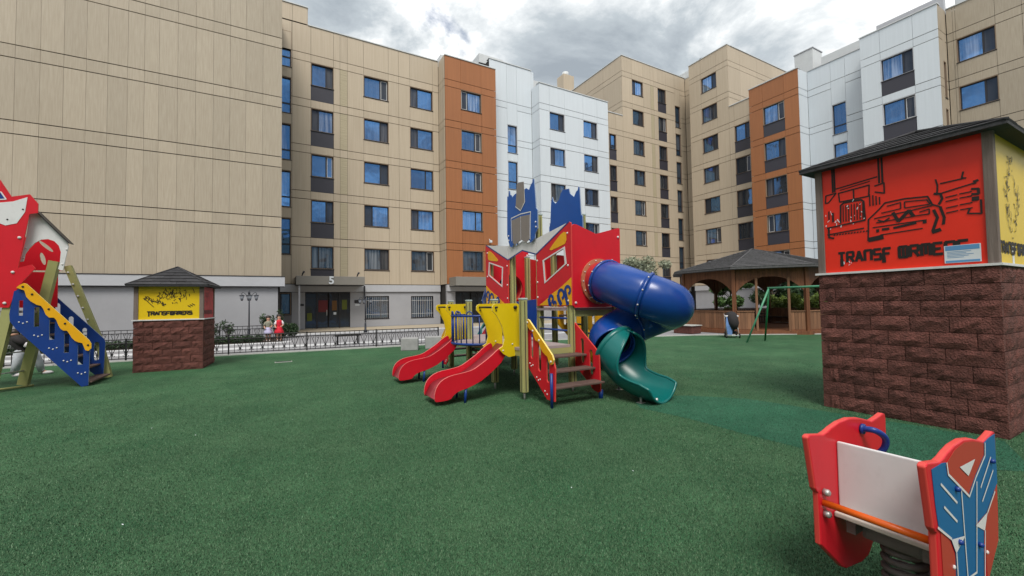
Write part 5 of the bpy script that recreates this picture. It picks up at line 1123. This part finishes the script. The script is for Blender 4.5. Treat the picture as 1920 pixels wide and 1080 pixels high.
# ------------------------------------------------------------------ foliage
def leaves(name, blobs, n, size, m, parent=None, seed=1, flat=.6):
    r = np.random.RandomState(seed); bl = np.array(blobs, float); wts = bl[:, 3]*bl[:, 4]*bl[:, 5]; wts = wts**.7; idx = r.choice(len(bl), n, p=wts/wts.sum())
    d = r.normal(size=(n, 3)); d /= np.linalg.norm(d, axis=1)[:, None]; rad = r.rand(n)**.38
    c = bl[idx, :3]+d*bl[idx, 3:6]*rad[:, None]
    u = r.normal(size=(n, 3)); u /= np.linalg.norm(u, axis=1)[:, None]; w_ = r.normal(size=(n, 3)); w_ -= u*(w_*u).sum(1)[:, None]; w_ /= np.linalg.norm(w_, axis=1)[:, None]
    s = size*(.55+r.rand(n)*.9); u *= s[:, None]; w_ *= (s*flat)[:, None]
    v = np.stack([c-u, c+w_*.5, c+u, c-w_*.5], 1).reshape(-1, 3)
    if parent is not None: v -= np.array(OFF[parent.name])
    me = bpy.data.meshes.new(name); me.vertices.add(n*4); me.vertices.foreach_set('co', v.astype(np.float32).ravel()); me.loops.add(n*4); me.polygons.add(n)
    me.loops.foreach_set('vertex_index', np.arange(n*4, dtype=np.int32)); me.polygons.foreach_set('loop_start', np.arange(0, n*4, 4, dtype=np.int32)); me.polygons.foreach_set('loop_total', np.full(n, 4, np.int32)); me.update(calc_edges=True); me.materials.append(M[m])
    return link(name, me, parent)
def tree(label, x, y, h, cr, m, n, size, seed, group=None, low=.35, name='tree'):
    r = random.Random(seed); ro = thing(name, label, 'tree', (x, y, 0), 0, group); bl = []
    tk = MB(); tk.tube([(x, y, -.02), (x+.03, y, h*.3), (x-.04, y+.03, h*.6), (x, y, h*.85)], [.06+.012*h, .05+.01*h, .045, .015], 8)
    for k in range(9):
        a = r.uniform(0, 6.28); zz = h*r.uniform(low, .8); l = cr*r.uniform(.5, .95); e = (x+math.cos(a)*l, y+math.sin(a)*l, zz+l*r.uniform(.2, .7))
        tk.tube([(x, y, zz*.85), ((x+e[0])/2, (y+e[1])/2, (zz+e[2])/2+.05), e], [.035, .022, .008], 5); q = cr*r.uniform(.28, .5); bl.append((e[0], e[1], min(e[2], h-q*.5), q, q, q*.75))
    bl.append((x, y, h*.82, cr*.45, cr*.45, h*.18)); tk.build('trunk', 'bark', ro); leaves('crown', bl, n, size, m, ro, seed)
    return ro
tree('pale silvery green tree rising behind the blue tube slide', 19.5, 18.0, 4.3, 1.25, 'leaf_silver', 5200, .085, 4)
TL = ['leafy green tree seen through the middle gazebo arch, left one', 'dark green tree seen through the wide gazebo arch', 'green tree behind the gazebo near its right post', 'tall dark tree behind the gazebo, next to the kiosk', 'small tree at the far left behind the gazebo']
for i, (x, y, h, cr, m) in enumerate(((27.6, 18.0, 3.3, 1.3, 'leaf'), (29.8, 16.4, 3.9, 1.7, 'leaf_dark'), (31.0, 14.2, 3.7, 1.6, 'leaf'), (31.5, 11.8, 3.9, 1.8, 'leaf_dark'))): tree(TL[i], x, y, h, cr, m, 6500, .14, 20+i, 'trees behind the gazebo', .12)
def shrub(label, x, y, h, cr, m, n, size, seed, group=None, name='shrub'):
    r = random.Random(seed); ro = thing(name, label, 'shrub', (x, y, 0), 0, group); sm = MB(); bl = []
    for k in range(7):
        a = r.uniform(0, 6.28); l = cr*r.uniform(.2, .9); e = (x+math.cos(a)*l, y+math.sin(a)*l, h*r.uniform(.45, .85)); sm.tube([(x, y, 0), ((x+e[0])/2+.02, (y+e[1])/2, e[2]*.6), e], [.018, .012, .004], 4); q = cr*r.uniform(.3, .5); bl.append((e[0], e[1], e[2], q, q, h*.2))
    sm.build('stems', 'bark', ro); leaves('foliage', bl, n, size, m, ro, seed)
for i, (x, y, lab) in enumerate(((26.4, 12.2, 'bright yellow green shrub behind the gazebo opening'), (26.9, 10.6, 'yellow green shrub behind the gazebo right railing'), (26.3, 14.0, 'yellow green shrub behind the gazebo middle post'))): shrub(lab, x, y, 1.9, 1.1, 'leaf_yellow', 2600, .10, 40+i, 'shrubs behind the gazebo')
for i, (x, y, h, lab) in enumerate(((-2.0, 24.2, 1.0, 'thin leafy shrub left of the lantern lamp'), (-.35, 23.9, 1.35, 'dark shrub behind the two girls'), (.05, 24.4, 1.45, 'tall thin shrub beside the wall corner'), (-2.7, 24.3, .85, 'small shrub by the left kiosk roofline'))): shrub(lab, x, y, h, .38, 'leaf_dark', 260, .075, 60+i, 'shrubs in the flower bed')
hd = thing('hedge', 'low dark hedge along the flower bed before the blank wall', 'hedge', (-6, 22.3, 0))
leaves('foliage', [(-13+.3*k, 22.33+.05*math.sin(k*1.7), .16, .28, .24, .17) for k in range(42)], 15000, .05, 'leaf_dark', hd, 9)
mb = MB()
for k in range(60): mb.tube([(-13.1+.21*k, 22.33, 0), (-13.1+.21*k+.03, 22.35, .22)], .008, 4)
mb.build('stems', 'bark', hd)
bu = thing('hedge', 'dark clipped bush at the wall corner beside the girls', 'hedge', (.35, 24.3, 0)); leaves('foliage', [(.25, 24.3, .45, .35, .3, .42), (.75, 24.4, .38, .3, .3, .36)], 2600, .06, 'leaf_dark', bu, 13); tube('stems', [(.3, 24.3, 0), (.3, 24.3, .5)], .03, 'bark', bu, 6)
# ------------------------------------------------------------------ small things on the ground
def cube_block(label, x, y, w_, d_, h, rz):
    o = box('concrete_block', -w_/2, w_/2, -d_/2, d_/2, 0, h, 'concrete', None, .025); o.location = (x, y, 0); o.rotation_euler = (0, 0, rz); setp(o, label, 'block', 'concrete blocks at the turf edge')
cube_block('speckled grey concrete block left of its twin by the fence', 4.12, 14.72, .58, .5, .42, -.35); cube_block('grey concrete block right of its twin, beside the red slide', 5.05, 14.75, .7, .5, .42, -.3)
pb = thing('planter', 'low brown block planter beside the gazebo railing', 'planter', (17.3, 13.5, 0)); box('wall', 16.95, 17.65, 13.1, 14.1, 0, .36, 'brick_brown', pb, .02); box('cap', 16.9, 17.7, 13.05, 14.15, .361, .40, 'kerb_conc', pb, .01)
be = thing('bench', 'low black backless bench behind the scroll fence', 'bench', (1.9, 18.4, 0))
for k in range(3): box('seat_slat', 2.1, 3.1, 18.3+.12*k, 18.4+.12*k, .34, .38, 'black_steel', be)
for x in (2.2, 2.98): tube('leg', [(x, 18.32, 0), (x, 18.34, .34)], .02, 'black_steel', be, 6); tube('leg', [(x, 18.6, 0), (x, 18.6, .34)], .02, 'black_steel', be, 6)
mh = thing('drain_cover', 'thin dark drain strip lying on the turf', 'drain', (.2, 13.8, 0)); box('frame', -.02, .42, 13.72, 13.86, .002, .018, 'kerb_conc', mh); box('grate', 0.0, .40, 13.735, 13.845, .0185, .022, 'black_steel', mh)
bk = thing('bicycle', 'dark bicycle parked by the far wall, seen through the left gazebo arch', 'bicycle', (27.5, 24.0, 0))
for dx in (0, 1.05): tube('wheel', [(27+dx+.33*math.cos(t*.3142), 24-dx*.3, .34+.33*math.sin(t*.3142)) for t in range(20)], .02, 'rubber', bk, 6, closed=True)
tube('frame', [(27, 24, .34), (27.35, 23.9, .75), (27.9, 23.73, .72), (28.05, 23.685, .34)], .022, 'lamp_iron', bk, 6); tube('handlebar', [(27.95, 23.95, 1.02), (27.9, 23.73, .98), (27.9, 23.5, 1.02)], .015, 'rubber', bk, 6); box('saddle', 27.2, 27.45, 23.82, 23.96, .86, .91, 'rubber', bk, .02); tube('seat_post', [(27.35, 23.9, .6), (27.33, 23.9, .87)], .014, 'steel', bk, 6)
# ------------------------------------------------------------------ people
def skin_mesh(name, joints, edges, m, parent, root=0, sub=2):
    me = bpy.data.meshes.new(name); me.from_pydata([Vector(j[0])-OFF[parent.name] for j in joints], edges, []); o = link(name, me, parent)
    md = o.modifiers.new('skin', 'SKIN'); md.use_smooth_shade = True
    if not me.skin_vertices: me.attributes.new if False else None
    bm = bmesh.new(); bm.from_mesh(me); ly = bm.verts.layers.skin.verify(); bm.verts.ensure_lookup_table()
    for i, j in enumerate(joints): bm.verts[i][ly].radius = (j[1], j[1]); bm.verts[i][ly].use_root = (i == root)
    bm.to_mesh(me); bm.free(); me.materials.append(M[m]); o.modifiers.new('sub', 'SUBSURF').levels = sub; o.modifiers['sub'].render_levels = sub; return o
def ell(name, c, r, m, parent, n=12):
    vs = []; fs = []
    for i in range(n//2+1):
        for k in range(n):
            a, b = math.pi*i/(n//2), 2*math.pi*k/n; vs.append((c[0]+r[0]*math.sin(a)*math.cos(b), c[1]+r[1]*math.sin(a)*math.sin(b), c[2]+r[2]*math.cos(a)))
    for i in range(n//2):
        for k in range(n): fs.append((i*n+k, (i+1)*n+k, (i+1)*n+(k+1) % n, i*n+(k+1) % n))
    return mk(name, vs, fs, m, parent, True)
def girl(label, x, y, h, top, skirt, phase):
    p = thing('person', label, 'person', (x, y, 0)); k = h/1.2; J = lambda a, b, c: (x+a*k, y+b*k, c*k)
    j = [(J(0, 0, .60), .085*k), (J(0, 0, .75), .085*k), (J(0, 0, .88), .095*k), (J(0, 0, .97), .04*k), (J(0, -.01, 1.07), .088*k), (J(0, -.01, 1.13), .075*k),
         (J(.10, 0, .90), .04*k), (J(.17, -.02, .74), .034*k), (J(.10, -.15, .66), .027*k), (J(.05, -.19, .67), .025*k),
         (J(-.10, 0, .90), .04*k), (J(-.17, .02*phase, .74), .034*k), (J(-.14, -.11, .62), .027*k), (J(-.10, -.16, .62), .025*k),
         (J(.06, 0, .52), .07*k), (J(.07, -.05*phase, .30), .048*k), (J(.07, .02*phase, .06), .03*k), (J(.07, .02*phase-.09, .03), .028*k),
         (J(-.06, 0, .52), .07*k), (J(-.07, .05*phase, .30), .048*k), (J(-.07, .0, .06), .03*k), (J(-.07, -.09, .03), .028*k)]
    e = [(0, 1), (1, 2), (2, 3), (3, 4), (4, 5), (2, 6), (6, 7), (7, 8), (8, 9), (2, 10), (10, 11), (11, 12), (12, 13), (0, 14), (14, 15), (15, 16), (16, 17), (0, 18), (18, 19), (19, 20), (20, 21)]
    skin_mesh('body', j, e, 'skin', p)
    tube('top', [J(0, 0, .58), J(0, 0, .70), J(0, 0, .84), J(0, 0, .92), J(0, 0, .965)], [.105*k, .10*k, .125*k, .12*k, .05*k], top, p, 14)
    tube('skirt', [J(0, 0, .66), J(0, 0, .58), J(.0, .01, .46), J(.0, .01, .34)], [.105*k, .125*k, .175*k, .215*k], skirt, p, 14)
    ell('hair', J(0, .03, 1.125), (.112*k, .108*k, .112*k), 'hair', p)
    for s_ in (-1, 1): tube('sleeve', [J(.09*s_, 0, .905), J(.15*s_, -.01, .80), J(.17*s_, -.015, .74)], [.055*k, .05*k, .045*k], 'cloth_white' if skirt == 'cloth_red' else top, p, 8); tube('ponytail', [J(0, .10, 1.13), J(0, .14, 1.02), J(0, .12, .90)], [.035*k, .03*k, .01*k], 'hair', p, 8)
    for s_ in (-1, 1):
        ell('shoe', J(.07*s_, .0-.04, .03), (.035*k, .075*k, .03*k), 'cloth_white', p, 8)
girl('girl in lilac skirt and grey top walking on the path', -.30, 22.6, 1.16, 'cloth_olive', 'cloth_lilac', 1)
girl('girl in bright red dress with white sleeves on the path', .14, 22.4, 1.22, 'cloth_red', 'cloth_red', -1)
pp = thing('person', 'person in black top and pale jeans stooping behind the playhouse legs', 'person', (-5.35, 14.9, 0)); q = (-5.35, 14.9)
J = lambda a, b, c: (q[0]+a, q[1]+b, c)
j = [(J(0, 0, .62), .12), (J(-.05, 0, .76), .115), (J(-.14, 0, .88), .125), (J(-.17, 0, .97), .05), (J(-.18, -.02, 1.02), .08), (J(-.2, -.03, 1.07), .07),
     (J(-.10, -.14, .90), .05), (J(.06, -.2, .78), .042), (J(.20, -.18, .72), .035), (J(.26, -.16, .72), .03), (J(-.2, .13, .88), .05), (J(-.1, .2, .72), .042), (J(.05, .18, .62), .035),
     (J(-.06, -.08, .55), .10), (J(-.10, -.1, .32), .065), (J(-.16, -.1, .07), .04), (J(-.05, -.11, .04), .035), (J(.10, .08, .55), .10), (J(.2, .08, .32), .065), (J(.26, .08, .07), .04), (J(.40, .07, .04), .035)]
e = [(0, 1), (1, 2), (2, 3), (3, 4), (4, 5), (2, 6), (6, 7), (7, 8), (8, 9), (2, 10), (10, 11), (11, 12), (0, 13), (13, 14), (14, 15), (15, 16), (0, 17), (17, 18), (18, 19), (19, 20)]
skin_mesh('body', j, e, 'skin', pp)
def limb(name, idx, m, grow):
    tube(name, crom([j[i][0] for i in idx], 3), None or [0]*1, m, pp) if False else tube(name, [j[i][0] for i in idx], [j[i][1]+grow for i in idx], m, pp, 12)
tube('black_top', [J(.02, 0, .52), J(0, 0, .62), J(-.05, 0, .76), J(-.14, 0, .88), J(-.175, 0, .985)], [.15, .165, .16, .17, .07], 'cloth_black', pp, 14)
for a in ([6, 7, 8], [10, 11, 12]): limb('sleeve', [2]+a[:2], 'cloth_black', .03); limb('cuff', a[1:], 'cloth_white', .025)
for a in ([13, 14, 15], [17, 18, 19]): limb('trouser_leg', [0]+a, 'jeans', .022)
for i in (16, 20): ell('shoe', Vector(j[i][0])+Vector((-.03, 0, 0)), (.11, .045, .045), 'cloth_white', pp, 10)
ell('hair', J(-.20, .02, 1.06), (.10, .10, .10), 'hair', pp); tube('long_hair', [J(-.22, .03, 1.08), J(-.28, .02, .95), J(-.27, 0, .82)], [.06, .06, .02], 'hair', pp, 8)

# scraps of litter on the turf
mb = MB(); rr = random.Random(21)
for k in range(9):
    d, a = rr.uniform(2.2, 11), yaw+rr.uniform(-.8, .55); x, y = math.sin(a)*d, math.cos(a)*d; l = rr.uniform(.004, .011); t = rr.uniform(0, 3)
    c, s_ = math.cos(t)*l, math.sin(t)*l; mb.add([(x-c, y-s_, .024), (x+s_*.5, y-c*.5, .026), (x+c, y+s_, .029), (x-s_*.5, y+c*.5, .027)], [(0, 1, 2, 3)])
setp(mb.build('litter', 'paper'), 'tiny white scraps scattered over the turf', 'litter', kind='stuff')
